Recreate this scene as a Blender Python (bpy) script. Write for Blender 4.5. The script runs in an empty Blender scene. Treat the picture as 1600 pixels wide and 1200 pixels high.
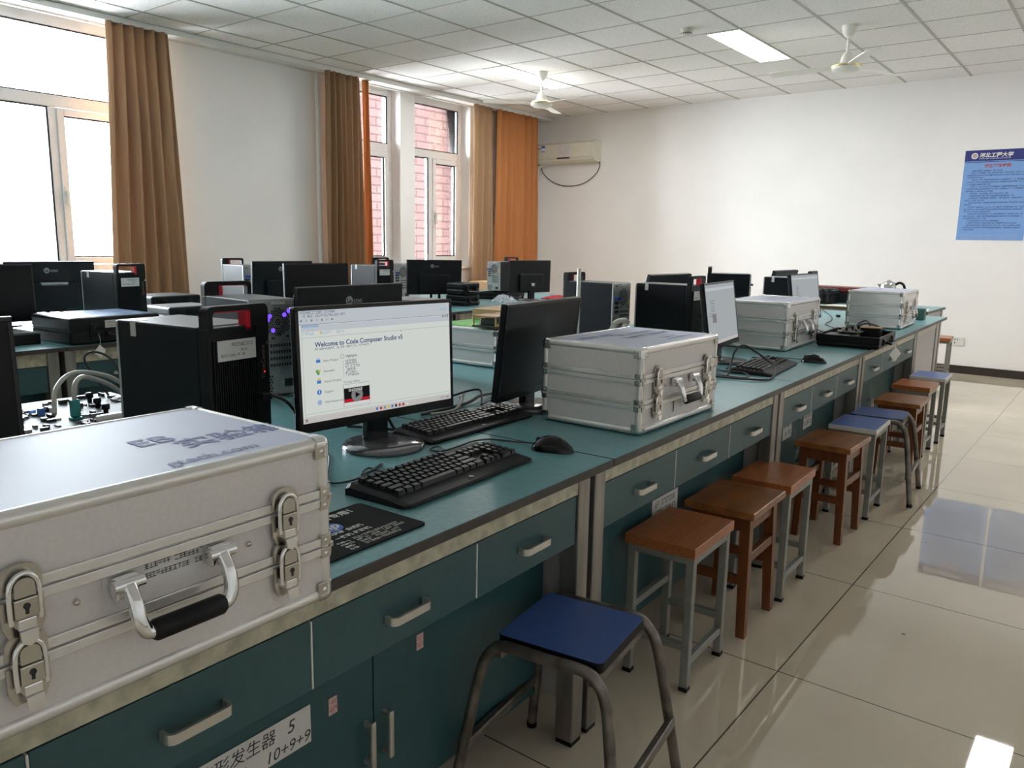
import bpy, bmesh, math, random
from mathutils import Vector, Matrix
random.seed(7)
PI = math.pi
S = bpy.context.scene
C = S.collection

# ------------------------------------------------------------------ camera
CAM_H = 1.25
def set_camera():
    cd = bpy.data.cameras.new('camera')
    cd.sensor_fit = 'HORIZONTAL'; cd.sensor_width = 36.0
    cd.lens = 36.0*1231.9/1600.0
    cd.clip_start = 0.05; cd.clip_end = 200
    o = bpy.data.objects.new('camera', cd); C.objects.link(o)
    yaw, pitch, roll = 0.66242, 0.17667, 0.01825
    f = Vector((-math.sin(yaw), math.cos(yaw), 0)); r = Vector((math.cos(yaw), math.sin(yaw), 0)); u = Vector((0, 0, 1))
    f2 = f*math.cos(pitch) - u*math.sin(pitch); u2 = u*math.cos(pitch) + f*math.sin(pitch)
    r3 = r*math.cos(roll) + u2*math.sin(roll); u3 = u2*math.cos(roll) - r*math.sin(roll)
    m = Matrix((r3, u3, -f2)).transposed().to_4x4()
    m.translation = (0, 0, CAM_H)
    o.matrix_world = m
    S.camera = o
set_camera()

# ------------------------------------------------------------------ world, exposure
SKY = 8.0
EXPO = 2.6
def set_world():
    w = bpy.data.worlds.new('overcast_sky'); S.world = w; w.use_nodes = True
    n = w.node_tree.nodes; l = w.node_tree.links
    bg = n['Background']
    tc = n.new('ShaderNodeTexCoord'); sp = n.new('ShaderNodeSeparateXYZ'); rp = n.new('ShaderNodeValToRGB')
    l.new(tc.outputs['Generated'], sp.inputs[0])
    mr = n.new('ShaderNodeMapRange'); mr.inputs[1].default_value = -0.25; mr.inputs[2].default_value = 0.25
    l.new(sp.outputs['Z'], mr.inputs[0]); l.new(mr.outputs[0], rp.inputs[0])
    rp.color_ramp.elements[0].position = 0.40; rp.color_ramp.elements[0].color = (0.62, 0.635, 0.665, 1)
    rp.color_ramp.elements[1].position = 0.55; rp.color_ramp.elements[1].color = (0.90, 0.95, 1.0, 1)
    l.new(rp.outputs[0], bg.inputs['Color']); bg.inputs['Strength'].default_value = SKY
set_world()
S.view_settings.view_transform = 'Standard'
S.view_settings.look = 'None'
S.view_settings.gamma = 1
S.view_settings.use_curve_mapping = False
S.view_settings.exposure = EXPO
LAMP = 5.5            # emission of the ceiling light panels
S.cycles.use_denoising = True
S.cycles.max_bounces = 10
S.cycles.diffuse_bounces = 6
S.cycles.caustics_reflective = False
S.cycles.caustics_refractive = False

# ------------------------------------------------------------------ materials
M = {}
def mat(name, col, rough=0.5, metal=0.0, spec=0.5, emis=None, es=1.0, noise=0.0, nscale=30.0, bump=0.0, bscale=200.0, coat=0.0, stretch=None, col2=None):
    m = bpy.data.materials.new(name); m.use_nodes = True
    n = m.node_tree.nodes; l = m.node_tree.links
    b = n['Principled BSDF']
    b.inputs['Base Color'].default_value = (*col, 1)
    b.inputs['Roughness'].default_value = rough
    b.inputs['Metallic'].default_value = metal
    b.inputs['Specular IOR Level'].default_value = spec
    b.inputs['Coat Weight'].default_value = coat
    if emis:
        b.inputs['Emission Color'].default_value = (*emis, 1); b.inputs['Emission Strength'].default_value = es
    tc = n.new('ShaderNodeTexCoord')
    if noise or col2:
        t = n.new('ShaderNodeTexNoise'); t.inputs['Scale'].default_value = nscale; t.inputs['Detail'].default_value = 5
        src = tc.outputs['Object']
        if stretch:
            mp = n.new('ShaderNodeMapping'); mp.inputs['Scale'].default_value = stretch
            l.new(src, mp.inputs[0]); src = mp.outputs[0]
        l.new(src, t.inputs['Vector'])
        r = n.new('ShaderNodeValToRGB')
        c2 = col2 or tuple(min(1, c*(1+noise)) for c in col)
        c1 = col if col2 else tuple(c*(1-noise) for c in col)
        r.color_ramp.elements[0].position = 0.35; r.color_ramp.elements[0].color = (*c1, 1)
        r.color_ramp.elements[1].position = 0.65; r.color_ramp.elements[1].color = (*c2, 1)
        l.new(t.outputs['Fac'], r.inputs[0]); l.new(r.outputs[0], b.inputs['Base Color'])
    if bump:
        t2 = n.new('ShaderNodeTexNoise'); t2.inputs['Scale'].default_value = bscale; t2.inputs['Detail'].default_value = 3
        l.new(tc.outputs['Object'], t2.inputs['Vector'])
        bp = n.new('ShaderNodeBump'); bp.inputs['Strength'].default_value = bump; bp.inputs['Distance'].default_value = 0.002
        l.new(t2.outputs['Fac'], bp.inputs['Height']); l.new(bp.outputs[0], b.inputs['Normal'])
    M[name] = m
    return m
mat('wall_paint', (0.83, 0.815, 0.80), 0.55, noise=0.02, nscale=2, bump=0.05, bscale=120)
mat('white_trim', (0.74, 0.73, 0.70), 0.4, noise=0.02)
mat('upvc', (0.72, 0.70, 0.69), 0.3, noise=0.02)
mat('gasket', (0.02, 0.02, 0.025), 0.5, noise=0.1)
mat('baseboard_dark', (0.035, 0.026, 0.022), 0.3, noise=0.15)
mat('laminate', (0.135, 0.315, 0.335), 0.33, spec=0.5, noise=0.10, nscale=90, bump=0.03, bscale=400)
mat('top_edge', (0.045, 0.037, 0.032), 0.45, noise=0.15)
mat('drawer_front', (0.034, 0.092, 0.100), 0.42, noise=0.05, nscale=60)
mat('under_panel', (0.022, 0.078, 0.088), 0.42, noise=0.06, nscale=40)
mat('grey_panel', (0.42, 0.40, 0.40), 0.45, noise=0.04)
mat('cream_strip', (0.50, 0.475, 0.36), 0.42, noise=0.22, nscale=38)
mat('worn_steel', (0.30, 0.28, 0.255), 0.38, metal=0.75, noise=0.25, nscale=18, stretch=(1, 1, 0.15))
mat('tarnished_steel', (0.17, 0.15, 0.13), 0.36, metal=0.7, noise=0.35, nscale=22)
mat('dark_steel', (0.13, 0.125, 0.12), 0.42, metal=0.6, noise=0.25, nscale=25)
mat('grey_paint_metal', (0.25, 0.255, 0.235), 0.4, metal=0.15, noise=0.06)
mat('handle_steel', (0.66, 0.63, 0.58), 0.30, metal=0.85, noise=0.04)
mat('chrome', (0.80, 0.80, 0.80), 0.10, metal=1.0, noise=0.03)
mat('nickel', (0.52, 0.49, 0.44), 0.24, metal=1.0, noise=0.08)
mat('case_panel', (0.70, 0.665, 0.65), 0.42, metal=0.15, noise=0.03, nscale=160, bump=0.08, bscale=500)
mat('case_edge', (0.78, 0.76, 0.73), 0.27, metal=0.55, noise=0.03)
mat('case_sheet', (0.50, 0.53, 0.66), 0.55, spec=0.28, noise=0.03, nscale=6)  # bluish-white lid sheet; the sky's reflection is also put into this blue
mat('print_violet', (0.20, 0.22, 0.42), 0.65, spec=0.1, noise=0.1)
mat('print_pale', (0.30, 0.32, 0.48), 0.65, spec=0.1, noise=0.1)
mat('black_plastic', (0.007, 0.007, 0.008), 0.45, spec=0.22, noise=0.2)
mat('black_gloss', (0.004, 0.004, 0.005), 0.18, spec=0.35, noise=0.1)
mat('base_gloss', (0.16, 0.16, 0.17), 0.12, metal=0.6, noise=0.1)
mat('screen_black', (0.003, 0.003, 0.004), 0.30, spec=0.22, noise=0.1)
mat('dark_grey_plastic', (0.011, 0.011, 0.013), 0.45, spec=0.25, noise=0.12)
mat('keycap', (0.010, 0.010, 0.011), 0.36, spec=0.4, noise=0.1)
mat('key_print', (0.30, 0.30, 0.32), 0.6, noise=0.1)
mat('tower_side', (0.004, 0.005, 0.008), 0.45, spec=0.22, noise=0.08, nscale=120)
mat('tower_top', (0.12, 0.12, 0.125), 0.36, spec=0.6, metal=0.3, noise=0.05)
mat('galvanized', (0.40, 0.41, 0.41), 0.40, metal=0.6, noise=0.12, nscale=50)
mat('slot_dark', (0.02, 0.02, 0.022), 0.6, noise=0.2)
mat('red_plastic', (0.55, 0.012, 0.03), 0.35, noise=0.05)
mat('led_blue', (0.10, 0.05, 0.9), 0.4, emis=(0.16, 0.06, 1.0), es=1.6*2**-EXPO)
mat('led_red', (0.8, 0.02, 0.02), 0.4, emis=(1.0, 0.05, 0.05), es=1.2*2**-EXPO)
mat('vga_blue', (0.03, 0.06, 0.32), 0.4, noise=0.1)
mat('label_white', (0.66, 0.65, 0.63), 0.5, noise=0.03)
mat('tape_grey', (0.52, 0.50, 0.46), 0.5, noise=0.05)
mat('copper_grey', (0.16, 0.115, 0.09), 0.4, metal=0.3, noise=0.05)
mat('ink', (0.025, 0.025, 0.03), 0.5, noise=0.1)
mat('ink_grey', (0.16, 0.16, 0.18), 0.5, noise=0.1)
mat('logo_grey', (0.34, 0.34, 0.35), 0.45, noise=0.05)
mat('yellow_sticker', (0.75, 0.62, 0.03), 0.5, noise=0.05)
mat('red_sticker', (0.52, 0.16, 0.14), 0.5, noise=0.3, nscale=300)
mat('pink_sticker', (0.60, 0.42, 0.40), 0.5, noise=0.3, nscale=300)
mat('blue_seat', (0.050, 0.100, 0.30), 0.42, noise=0.05, nscale=60)
mat('blue_seat_pale', (0.11, 0.18, 0.46), 0.35, noise=0.05)
mat('board_wood', (0.42, 0.150, 0.052), 0.32, col2=(0.30, 0.095, 0.030), nscale=7, stretch=(26, 1.2, 26))
mat('solid_wood', (0.33, 0.125, 0.032), 0.30, col2=(0.20, 0.068, 0.018), nscale=9, stretch=(3, 1.0, 3))
mat('leg_wood', (0.19, 0.058, 0.016), 0.33, col2=(0.13, 0.036, 0.010), nscale=9, stretch=(5, 5, 0.8))
mat('pad_black', (0.009, 0.009, 0.010), 0.75, spec=0.15, noise=0.1, nscale=400)
mat('print_white', (0.66, 0.66, 0.62), 0.6, noise=0.05)
mat('print_blue', (0.03, 0.13, 0.55), 0.5, noise=0.05)
mat('white_plastic', (0.70, 0.69, 0.65), 0.35, noise=0.03)
mat('ivory_plastic', (0.68, 0.66, 0.55), 0.38, noise=0.03)
mat('fan_white', (0.74, 0.73, 0.67), 0.35, noise=0.02)
mat('gold', (0.75, 0.58, 0.22), 0.3, metal=0.9, noise=0.05)
mat('beige_plastic', (0.48, 0.46, 0.41), 0.45, noise=0.05)
mat('cable_black', (0.012, 0.012, 0.013), 0.45, noise=0.1)
mat('cable_grey', (0.42, 0.41, 0.36), 0.45, noise=0.05)
mat('pcb_white', (0.17, 0.18, 0.20), 0.55, spec=0.2, noise=0.12, nscale=60)
mat('pcb_green', (0.10, 0.42, 0.08), 0.45, noise=0.08)
mat('pcb_dark', (0.03, 0.035, 0.03), 0.4, noise=0.2)
mat('copper_board', (0.42, 0.22, 0.10), 0.4, noise=0.15)
mat('brass', (0.62, 0.48, 0.20), 0.3, metal=0.9, noise=0.05)
mat('teal_plastic', (0.01, 0.22, 0.21), 0.4, noise=0.05)
mat('blue_part', (0.04, 0.14, 0.45), 0.4, noise=0.05)
mat('poster_blue', (0.19, 0.35, 0.68), 0.45, noise=0.02, nscale=4)
mat('poster_navy', (0.020, 0.028, 0.18), 0.45, noise=0.03)
mat('poster_ink', (0.03, 0.06, 0.20), 0.5, noise=0.1)
mat('poster_red', (0.42, 0.08, 0.08), 0.5, noise=0.05)
mat('poster_pale', (0.24, 0.37, 0.66), 0.5, noise=0.05)
mat('cardboard', (0.46, 0.30, 0.16), 0.7, noise=0.08)
mat('red_cloth', (0.48, 0.02, 0.035), 0.8, noise=0.2)
mat('dark_red', (0.13, 0.022, 0.018), 0.35, noise=0.1)
mat('paper', (0.78, 0.78, 0.76), 0.6, noise=0.02)
mat('paper_yellow', (0.66, 0.52, 0.26), 0.6, noise=0.05)
mat('lid_blue', (0.22, 0.30, 0.46), 0.25, noise=0.15, nscale=8)
mat('green_box', (0.05, 0.13, 0.11), 0.5, noise=0.1)
mat('smoke_grey', (0.60, 0.57, 0.50), 0.45, noise=0.03)

def pane_mat():
    m = bpy.data.materials.new('window_glass'); m.use_nodes = True
    n = m.node_tree.nodes; l = m.node_tree.links
    n.remove(n['Principled BSDF'])
    t = n.new('ShaderNodeBsdfTransparent'); t.inputs[0].default_value = (0.95, 0.97, 0.97, 1)
    g = n.new('ShaderNodeBsdfGlossy'); g.inputs['Roughness'].default_value = 0.02
    fr = n.new('ShaderNodeFresnel'); fr.inputs[0].default_value = 1.35
    mx = n.new('ShaderNodeMixShader')
    l.new(fr.outputs[0], mx.inputs[0]); l.new(t.outputs[0], mx.inputs[1]); l.new(g.outputs[0], mx.inputs[2])
    l.new(mx.outputs[0], n['Material Output'].inputs[0]); M['window_glass'] = m
pane_mat()
def film_mat():
    m = bpy.data.materials.new('clear_film'); m.use_nodes = True
    n = m.node_tree.nodes; l = m.node_tree.links
    b = n['Principled BSDF']; b.inputs['Base Color'].default_value = (0.75, 0.80, 0.86, 1); b.inputs['Roughness'].default_value = 0.12
    t = n.new('ShaderNodeBsdfTransparent'); mx = n.new('ShaderNodeMixShader')
    tn = n.new('ShaderNodeTexNoise'); tn.inputs['Scale'].default_value = 35
    r = n.new('ShaderNodeMapRange'); r.inputs[1].default_value = 0.4; r.inputs[2].default_value = 0.65; r.inputs[3].default_value = 0.25; r.inputs[4].default_value = 0.9
    l.new(tn.outputs['Fac'], r.inputs[0]); l.new(r.outputs[0], mx.inputs[0])
    l.new(t.outputs[0], mx.inputs[1]); l.new(b.outputs[0], mx.inputs[2]); l.new(mx.outputs[0], n['Material Output'].inputs[0])
    M['clear_film'] = m
film_mat()
def fabric_mat(name, col, tr, trcol):
    m = bpy.data.materials.new(name); m.use_nodes = True
    n = m.node_tree.nodes; l = m.node_tree.links
    b = n['Principled BSDF']; b.inputs['Roughness'].default_value = 0.8; b.inputs['Specular IOR Level'].default_value = 0.15
    tc = n.new('ShaderNodeTexCoord'); mp = n.new('ShaderNodeMapping'); mp.inputs['Scale'].default_value = (300, 300, 40)
    tn = n.new('ShaderNodeTexNoise'); tn.inputs['Scale'].default_value = 1.0
    l.new(tc.outputs['Object'], mp.inputs[0]); l.new(mp.outputs[0], tn.inputs['Vector'])
    r = n.new('ShaderNodeValToRGB'); r.color_ramp.elements[0].color = (*[c*0.88 for c in col], 1); r.color_ramp.elements[1].color = (*[min(1, c*1.1) for c in col], 1)
    l.new(tn.outputs['Fac'], r.inputs[0]); l.new(r.outputs[0], b.inputs['Base Color'])
    t = n.new('ShaderNodeBsdfTranslucent'); t.inputs[0].default_value = (*trcol, 1)
    mx = n.new('ShaderNodeMixShader'); mx.inputs[0].default_value = tr
    l.new(b.outputs[0], mx.inputs[1]); l.new(t.outputs[0], mx.inputs[2]); l.new(mx.outputs[0], n['Material Output'].inputs[0])
    M[name] = m
fabric_mat('curtain_tan', (0.40, 0.25, 0.145), 0.08, (0.60, 0.25, 0.09))
fabric_mat('curtain_orange', (0.56, 0.235, 0.09), 0.14, (0.80, 0.30, 0.08))

def math_node(n, op, a=None, b=None):
    x = n.new('ShaderNodeMath'); x.operation = op
    if b is not None: x.inputs[1].default_value = b
    return x
def grid_lines(n, l, src_x, src_y, ox, oy, step, half):
    """1 on the joint lines of a square grid"""
    outs = []
    for s, o in ((src_x, ox), (src_y, oy)):
        a = math_node(n, 'SUBTRACT', b=o); l.new(s, a.inputs[0])
        d = math_node(n, 'DIVIDE', b=step); l.new(a.outputs[0], d.inputs[0])
        f = math_node(n, 'FRACT'); l.new(d.outputs[0], f.inputs[0])
        p = math_node(n, 'SUBTRACT', b=0.5); l.new(f.outputs[0], p.inputs[0])
        q = math_node(n, 'ABSOLUTE'); l.new(p.outputs[0], q.inputs[0])
        g = math_node(n, 'GREATER_THAN', b=0.5-half/step); l.new(q.outputs[0], g.inputs[0])
        outs.append(g)
    mx = math_node(n, 'MAXIMUM'); l.new(outs[0].outputs[0], mx.inputs[0]); l.new(outs[1].outputs[0], mx.inputs[1])
    return mx.outputs[0]
def floor_mat():
    m = bpy.data.materials.new('glazed_floor_tile'); m.use_nodes = True
    n = m.node_tree.nodes; l = m.node_tree.links; b = n['Principled BSDF']
    tc = n.new('ShaderNodeTexCoord'); sp = n.new('ShaderNodeSeparateXYZ'); l.new(tc.outputs['Object'], sp.inputs[0])
    g = grid_lines(n, l, sp.outputs['X'], sp.outputs['Y'], -0.70, 2.22, 0.8, 0.0022)
    tn = n.new('ShaderNodeTexNoise'); tn.inputs['Scale'].default_value = 2.2; tn.inputs['Detail'].default_value = 6
    l.new(tc.outputs['Object'], tn.inputs['Vector'])
    r = n.new('ShaderNodeValToRGB'); r.color_ramp.elements[0].position = .3; r.color_ramp.elements[0].color = (0.64, 0.55, 0.42, 1)
    r.color_ramp.elements[1].position = .7; r.color_ramp.elements[1].color = (0.70, 0.615, 0.485, 1); l.new(tn.outputs['Fac'], r.inputs[0])
    # small dirt specks
    vo = n.new('ShaderNodeTexVoronoi'); vo.inputs['Scale'].default_value = 3.4; l.new(tc.outputs['Object'], vo.inputs['Vector'])
    lt = math_node(n, 'LESS_THAN', b=0.022); l.new(vo.outputs['Distance'], lt.inputs[0])
    m1 = n.new('ShaderNodeMix'); m1.data_type = 'RGBA'; l.new(lt.outputs[0], m1.inputs[0]); l.new(r.outputs[0], m1.inputs[6]); m1.inputs[7].default_value = (0.10, 0.075, 0.05, 1)
    m2 = n.new('ShaderNodeMix'); m2.data_type = 'RGBA'; l.new(g, m2.inputs[0]); l.new(m1.outputs[2], m2.inputs[6]); m2.inputs[7].default_value = (0.12, 0.095, 0.07, 1)
    l.new(m2.outputs[2], b.inputs['Base Color'])
    t3 = n.new('ShaderNodeTexNoise'); t3.inputs['Scale'].default_value = 5; t3.inputs['Detail'].default_value = 6; l.new(tc.outputs['Object'], t3.inputs['Vector'])
    mr = n.new('ShaderNodeMapRange'); mr.inputs[3].default_value = 0.012; mr.inputs[4].default_value = 0.035; l.new(t3.outputs['Fac'], mr.inputs[0])
    l.new(mr.outputs[0], b.inputs['Roughness'])
    b.inputs['Specular IOR Level'].default_value = 0.55; b.inputs['IOR'].default_value = 1.7; b.inputs['Coat Weight'].default_value = 0.2; b.inputs['Coat Roughness'].default_value = 0.03
    M['floor'] = m
floor_mat()
def ceiling_mat():
    m = bpy.data.materials.new('mineral_ceiling_tile'); m.use_nodes = True
    n = m.node_tree.nodes; l = m.node_tree.links; b = n['Principled BSDF']
    tc = n.new('ShaderNodeTexCoord'); sp = n.new('ShaderNodeSeparateXYZ'); l.new(tc.outputs['Object'], sp.inputs[0])
    tn = n.new('ShaderNodeTexNoise'); tn.inputs['Scale'].default_value = 85; tn.inputs['Detail'].default_value = 4; l.new(tc.outputs['Object'], tn.inputs['Vector'])
    r = n.new('ShaderNodeValToRGB'); r.color_ramp.elements[0].position = .38; r.color_ramp.elements[0].color = (0.72, 0.71, 0.70, 1)
    r.color_ramp.elements[1].position = .55; r.color_ramp.elements[1].color = (0.84, 0.83, 0.82, 1); l.new(tn.outputs['Fac'], r.inputs[0])
    # every tile a shade of its own
    sx = n.new('ShaderNodeVectorMath'); sx.operation = 'ADD'; sx.inputs[1].default_value = (6.324, -3.351, 0); l.new(tc.outputs['Object'], sx.inputs[0])
    sd = n.new('ShaderNodeVectorMath'); sd.operation = 'DIVIDE'; sd.inputs[1].default_value = (0.6, 0.6, 10); l.new(sx.outputs[0], sd.inputs[0])
    fl = n.new('ShaderNodeVectorMath'); fl.operation = 'FLOOR'; l.new(sd.outputs[0], fl.inputs[0])
    wn = n.new('ShaderNodeTexWhiteNoise'); l.new(fl.outputs[0], wn.inputs['Vector'])
    mr = n.new('ShaderNodeMapRange'); mr.inputs[3].default_value = 0.94; mr.inputs[4].default_value = 1.03; l.new(wn.outputs['Value'], mr.inputs[0])
    mm = n.new('ShaderNodeMix'); mm.data_type = 'RGBA'; mm.blend_type = 'MULTIPLY'; mm.inputs[0].default_value = 1.0
    l.new(r.outputs[0], mm.inputs[6]); l.new(mr.outputs[0], mm.inputs[7])
    l.new(mm.outputs[2], b.inputs['Base Color'])
    b.inputs['Roughness'].default_value = 0.85; b.inputs['Specular IOR Level'].default_value = 0.2
    bp = n.new('ShaderNodeBump'); bp.inputs['Strength'].default_value = 0.35; bp.inputs['Distance'].default_value = 0.003
    l.new(tn.outputs['Fac'], bp.inputs['Height']); l.new(bp.outputs[0], b.inputs['Normal'])
    M['ceiling'] = m
ceiling_mat()
mat('grid_bar', (0.40, 0.39, 0.36), 0.45, noise=0.05)
def brick_mat():
    m = bpy.data.materials.new('pink_brick'); m.use_nodes = True
    n = m.node_tree.nodes; l = m.node_tree.links; b = n['Principled BSDF']
    tc = n.new('ShaderNodeTexCoord'); sp = n.new('ShaderNodeSeparateXYZ'); cb = n.new('ShaderNodeCombineXYZ')
    l.new(tc.outputs['Object'], sp.inputs[0]); l.new(sp.outputs['Y'], cb.inputs[0]); l.new(sp.outputs['Z'], cb.inputs[1])
    br = n.new('ShaderNodeTexBrick'); l.new(cb.outputs[0], br.inputs['Vector'])
    br.inputs['Scale'].default_value = 1.0; br.inputs['Brick Width'].default_value = 0.46; br.inputs['Row Height'].default_value = 0.135
    br.inputs['Mortar Size'].default_value = 0.014; br.inputs['Mortar Smooth'].default_value = 0.1
    br.inputs['Color1'].default_value = (0.046, 0.0275, 0.026, 1); br.inputs['Color2'].default_value = (0.040, 0.023, 0.022, 1); br.inputs['Mortar'].default_value = (0.024, 0.0155, 0.015, 1)
    l.new(br.outputs['Color'], b.inputs['Base Color']); b.inputs['Roughness'].default_value = 1.0; b.inputs['Specular IOR Level'].default_value = 0.0
    M['brick'] = m
brick_mat()
def emit_mat(name, col, s):
    m = bpy.data.materials.new(name); m.use_nodes = True
    n = m.node_tree.nodes; l = m.node_tree.links; n.remove(n['Principled BSDF'])
    e = n.new('ShaderNodeEmission'); e.inputs[0].default_value = (*col, 1); e.inputs[1].default_value = s*(2**-EXPO if name.startswith('scr') else 1)
    l.new(e.outputs[0], n['Material Output'].inputs[0]); M[name] = m
emit_mat('lamp_glow', (1.0, 0.985, 0.96), LAMP)
emit_mat('scr_bg', (0.60, 0.63, 0.60), 1.0)
emit_mat('scr_bar', (0.47, 0.51, 0.54), 1.0)
emit_mat('scr_task', (0.50, 0.475, 0.46), 1.0)
emit_mat('scr_tab', (0.30, 0.40, 0.55), 1.0)
emit_mat('scr_line', (0.24, 0.25, 0.27), 1.0)
emit_mat('scr_head', (0.035, 0.055, 0.16), 1.0)
emit_mat('scr_text', (0.10, 0.11, 0.16), 1.0)
emit_mat('scr_black', (0.010, 0.008, 0.010), 1.0)
emit_mat('scr_red', (0.42, 0.015, 0.03), 1.0)
emit_mat('scr_grey', (0.20, 0.20, 0.20), 1.0)
emit_mat('scr_blue', (0.05, 0.18, 0.50), 1.0)
emit_mat('scr_green', (0.08, 0.30, 0.12), 1.0)
emit_mat('scr_yellow', (0.60, 0.42, 0.06), 1.0)
emit_mat('scr_far', (0.36, 0.385, 0.40), 1.0)

# ------------------------------------------------------------------ mesh builder
class MB:
    """collects faces, then links them as ONE mesh object"""
    def __init__(s): s.v = []; s.f = []; s.mi = []; s.sm = []; s.mats = []
    def slot(s, m):
        if m not in s.mats: s.mats.append(m)
        return s.mats.index(m)
    def add(s, vs, fs, m, smooth=False):
        o = len(s.v); k = s.slot(m)
        s.v += [tuple(v) for v in vs]
        for f in fs: s.f.append([i+o for i in f]); s.mi.append(k); s.sm.append(smooth)
        return s
    def box(s, a, b, m, bev=0.0, mtx=None):
        x0, y0, z0 = a; x1, y1, z1 = b
        if x0 > x1: x0, x1 = x1, x0
        if y0 > y1: y0, y1 = y1, y0
        if z0 > z1: z0, z1 = z1, z0
        if bev <= 0:
            vs = [(x0,y0,z0),(x1,y0,z0),(x1,y1,z0),(x0,y1,z0),(x0,y0,z1),(x1,y0,z1),(x1,y1,z1),(x0,y1,z1)]
            fs = [(0,3,2,1),(4,5,6,7),(0,1,5,4),(1,2,6,5),(2,3,7,6),(3,0,4,7)]
            sm = False
        else:
            bm = bmesh.new(); bmesh.ops.create_cube(bm, size=1)
            for v in bm.verts: v.co = ((x0+x1)/2+v.co.x*(x1-x0), (y0+y1)/2+v.co.y*(y1-y0), (z0+z1)/2+v.co.z*(z1-z0))
            bev = min(bev, 0.49*min(x1-x0, y1-y0, z1-z0))
            bmesh.ops.bevel(bm, geom=list(bm.edges), offset=bev, segments=2, profile=0.5, affect='EDGES')
            bm.verts.index_update()
            vs = [tuple(v.co) for v in bm.verts]; fs = [[v.index for v in f.verts] for f in bm.faces]; bm.free(); sm = False
        if mtx is not None: vs = [tuple(mtx @ Vector(v)) for v in vs]
        return s.add(vs, fs, m, sm)
    def prism(s, pts, axis, a, b, m, smooth=False):
        """2D outline (counter-clockwise) extruded along an axis from a to b"""
        def P(p, h):
            return {'x': (h, p[0], p[1]), 'y': (p[1], h, p[0]), 'z': (p[0], p[1], h)}[axis]
        n = len(pts); vs = [P(p, a) for p in pts]+[P(p, b) for p in pts]
        s.add(vs, [list(range(n))[::-1], list(range(n, 2*n))], m)
        return s.add(vs, [(i, (i+1) % n, n+(i+1) % n, n+i) for i in range(n)], m, smooth)
    def tube(s, pts, r, m, n=8, closed=False, caps=True):
        pts = [Vector(p) for p in pts]; N = len(pts); rings = []; up = None
        for i, p in enumerate(pts):
            if closed: t = pts[(i+1) % N]-pts[i-1]
            else: t = pts[min(i+1, N-1)]-pts[max(i-1, 0)]
            if t.length < 1e-9: t = Vector((0, 0, 1))
            t.normalize()
            if up is None: up = Vector((0, 0, 1)) if abs(t.z) < .9 else Vector((1, 0, 0))
            sd = t.cross(up)
            if sd.length < 1e-5: sd = t.orthogonal()
            sd.normalize(); up = sd.cross(t).normalized()
            rr = r[i] if isinstance(r, (list, tuple)) else r
            rings.append([p+sd*math.cos(2*PI*k/n)*rr+up*math.sin(2*PI*k/n)*rr for k in range(n)])
        vs = [v for ring in rings for v in ring]; fs = []
        for i in range(N if closed else N-1):
            a = i*n; b = ((i+1) % N)*n
            for k in range(n): fs.append((a+k, a+(k+1) % n, b+(k+1) % n, b+k))
        s.add(vs, fs, m, True)
        if caps and not closed: s.add(rings[0], [list(range(n))[::-1]], m); s.add(rings[-1], [list(range(n))], m)
        return s
    def lathe(s, prof, m, c=(0, 0, 0), axis='z', n=24, smooth=True):
        vs = []; fs = []
        for (r, h) in prof:
            for k in range(n):
                a = 2*PI*k/n; x, y = r*math.cos(a), r*math.sin(a)
                vs.append({'z': (c[0]+x, c[1]+y, c[2]+h), 'x': (c[0]+h, c[1]+x, c[2]+y), 'y': (c[0]+y, c[1]+h, c[2]+x)}[axis])
        for i in range(len(prof)-1):
            for k in range(n): fs.append((i*n+k, i*n+(k+1) % n, (i+1)*n+(k+1) % n, (i+1)*n+k))
        s.add(vs, fs, m, smooth)
        for i, rev in ((0, True), (len(prof)-1, False)):
            if prof[i][0] > 1e-6:
                ids = list(range(n)); s.add(vs[i*n:(i+1)*n], [ids[::-1] if rev else ids], m)
        return s
    def quad(s, o, u, v, m):
        o = Vector(o); u = Vector(u); v = Vector(v)
        return s.add([o, o+u, o+u+v, o+v], [(0, 1, 2, 3)], m)
    def disc(s, c, u, v, r, m, n=20, rv=None):
        c = Vector(c); u = Vector(u).normalized(); v = Vector(v).normalized(); rv = rv or r
        return s.add([c+u*r*math.cos(2*PI*k/n)+v*rv*math.sin(2*PI*k/n) for k in range(n)], [list(range(n))], m)
    def ring(s, c, u, v, r0, r1, m, n=28, rv=1.0):
        c = Vector(c); u = Vector(u).normalized(); v = Vector(v).normalized(); vs = []
        for k in range(n):
            a = 2*PI*k/n; d = u*math.cos(a)+v*math.sin(a)*rv; vs += [c+d*r0, c+d*r1]
        return s.add(vs, [(2*k, 2*k+1, (2*k+3) % (2*n), (2*k+2) % (2*n)) for k in range(n)], m)
    def text(s, body, size, o, u, v, m, align='LEFT', bold=0.0, shear=0.0, lift=0.0):
        cu = bpy.data.curves.new('lettering', 'FONT'); cu.body = body; cu.size = size; cu.align_x = align; cu.offset = bold; cu.shear = shear
        cu.resolution_u = 3
        t = bpy.data.objects.new('lettering', cu); C.objects.link(t)
        bpy.context.view_layer.update()
        me = t.to_mesh()
        o = Vector(o); u = Vector(u).normalized(); v = Vector(v).normalized(); w = u.cross(v)
        vs = [o+u*q.co.x+v*q.co.y+w*lift for q in me.vertices]; fs = [list(p.vertices) for p in me.polygons]
        # keep facing along u x v
        ok = True
        if me.polygons: ok = me.polygons[0].normal.z > 0
        if not ok: fs = [f[::-1] for f in fs]
        t.to_mesh_clear(); bpy.data.objects.remove(t); bpy.data.curves.remove(cu)
        return s.add(vs, fs, m)
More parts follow.
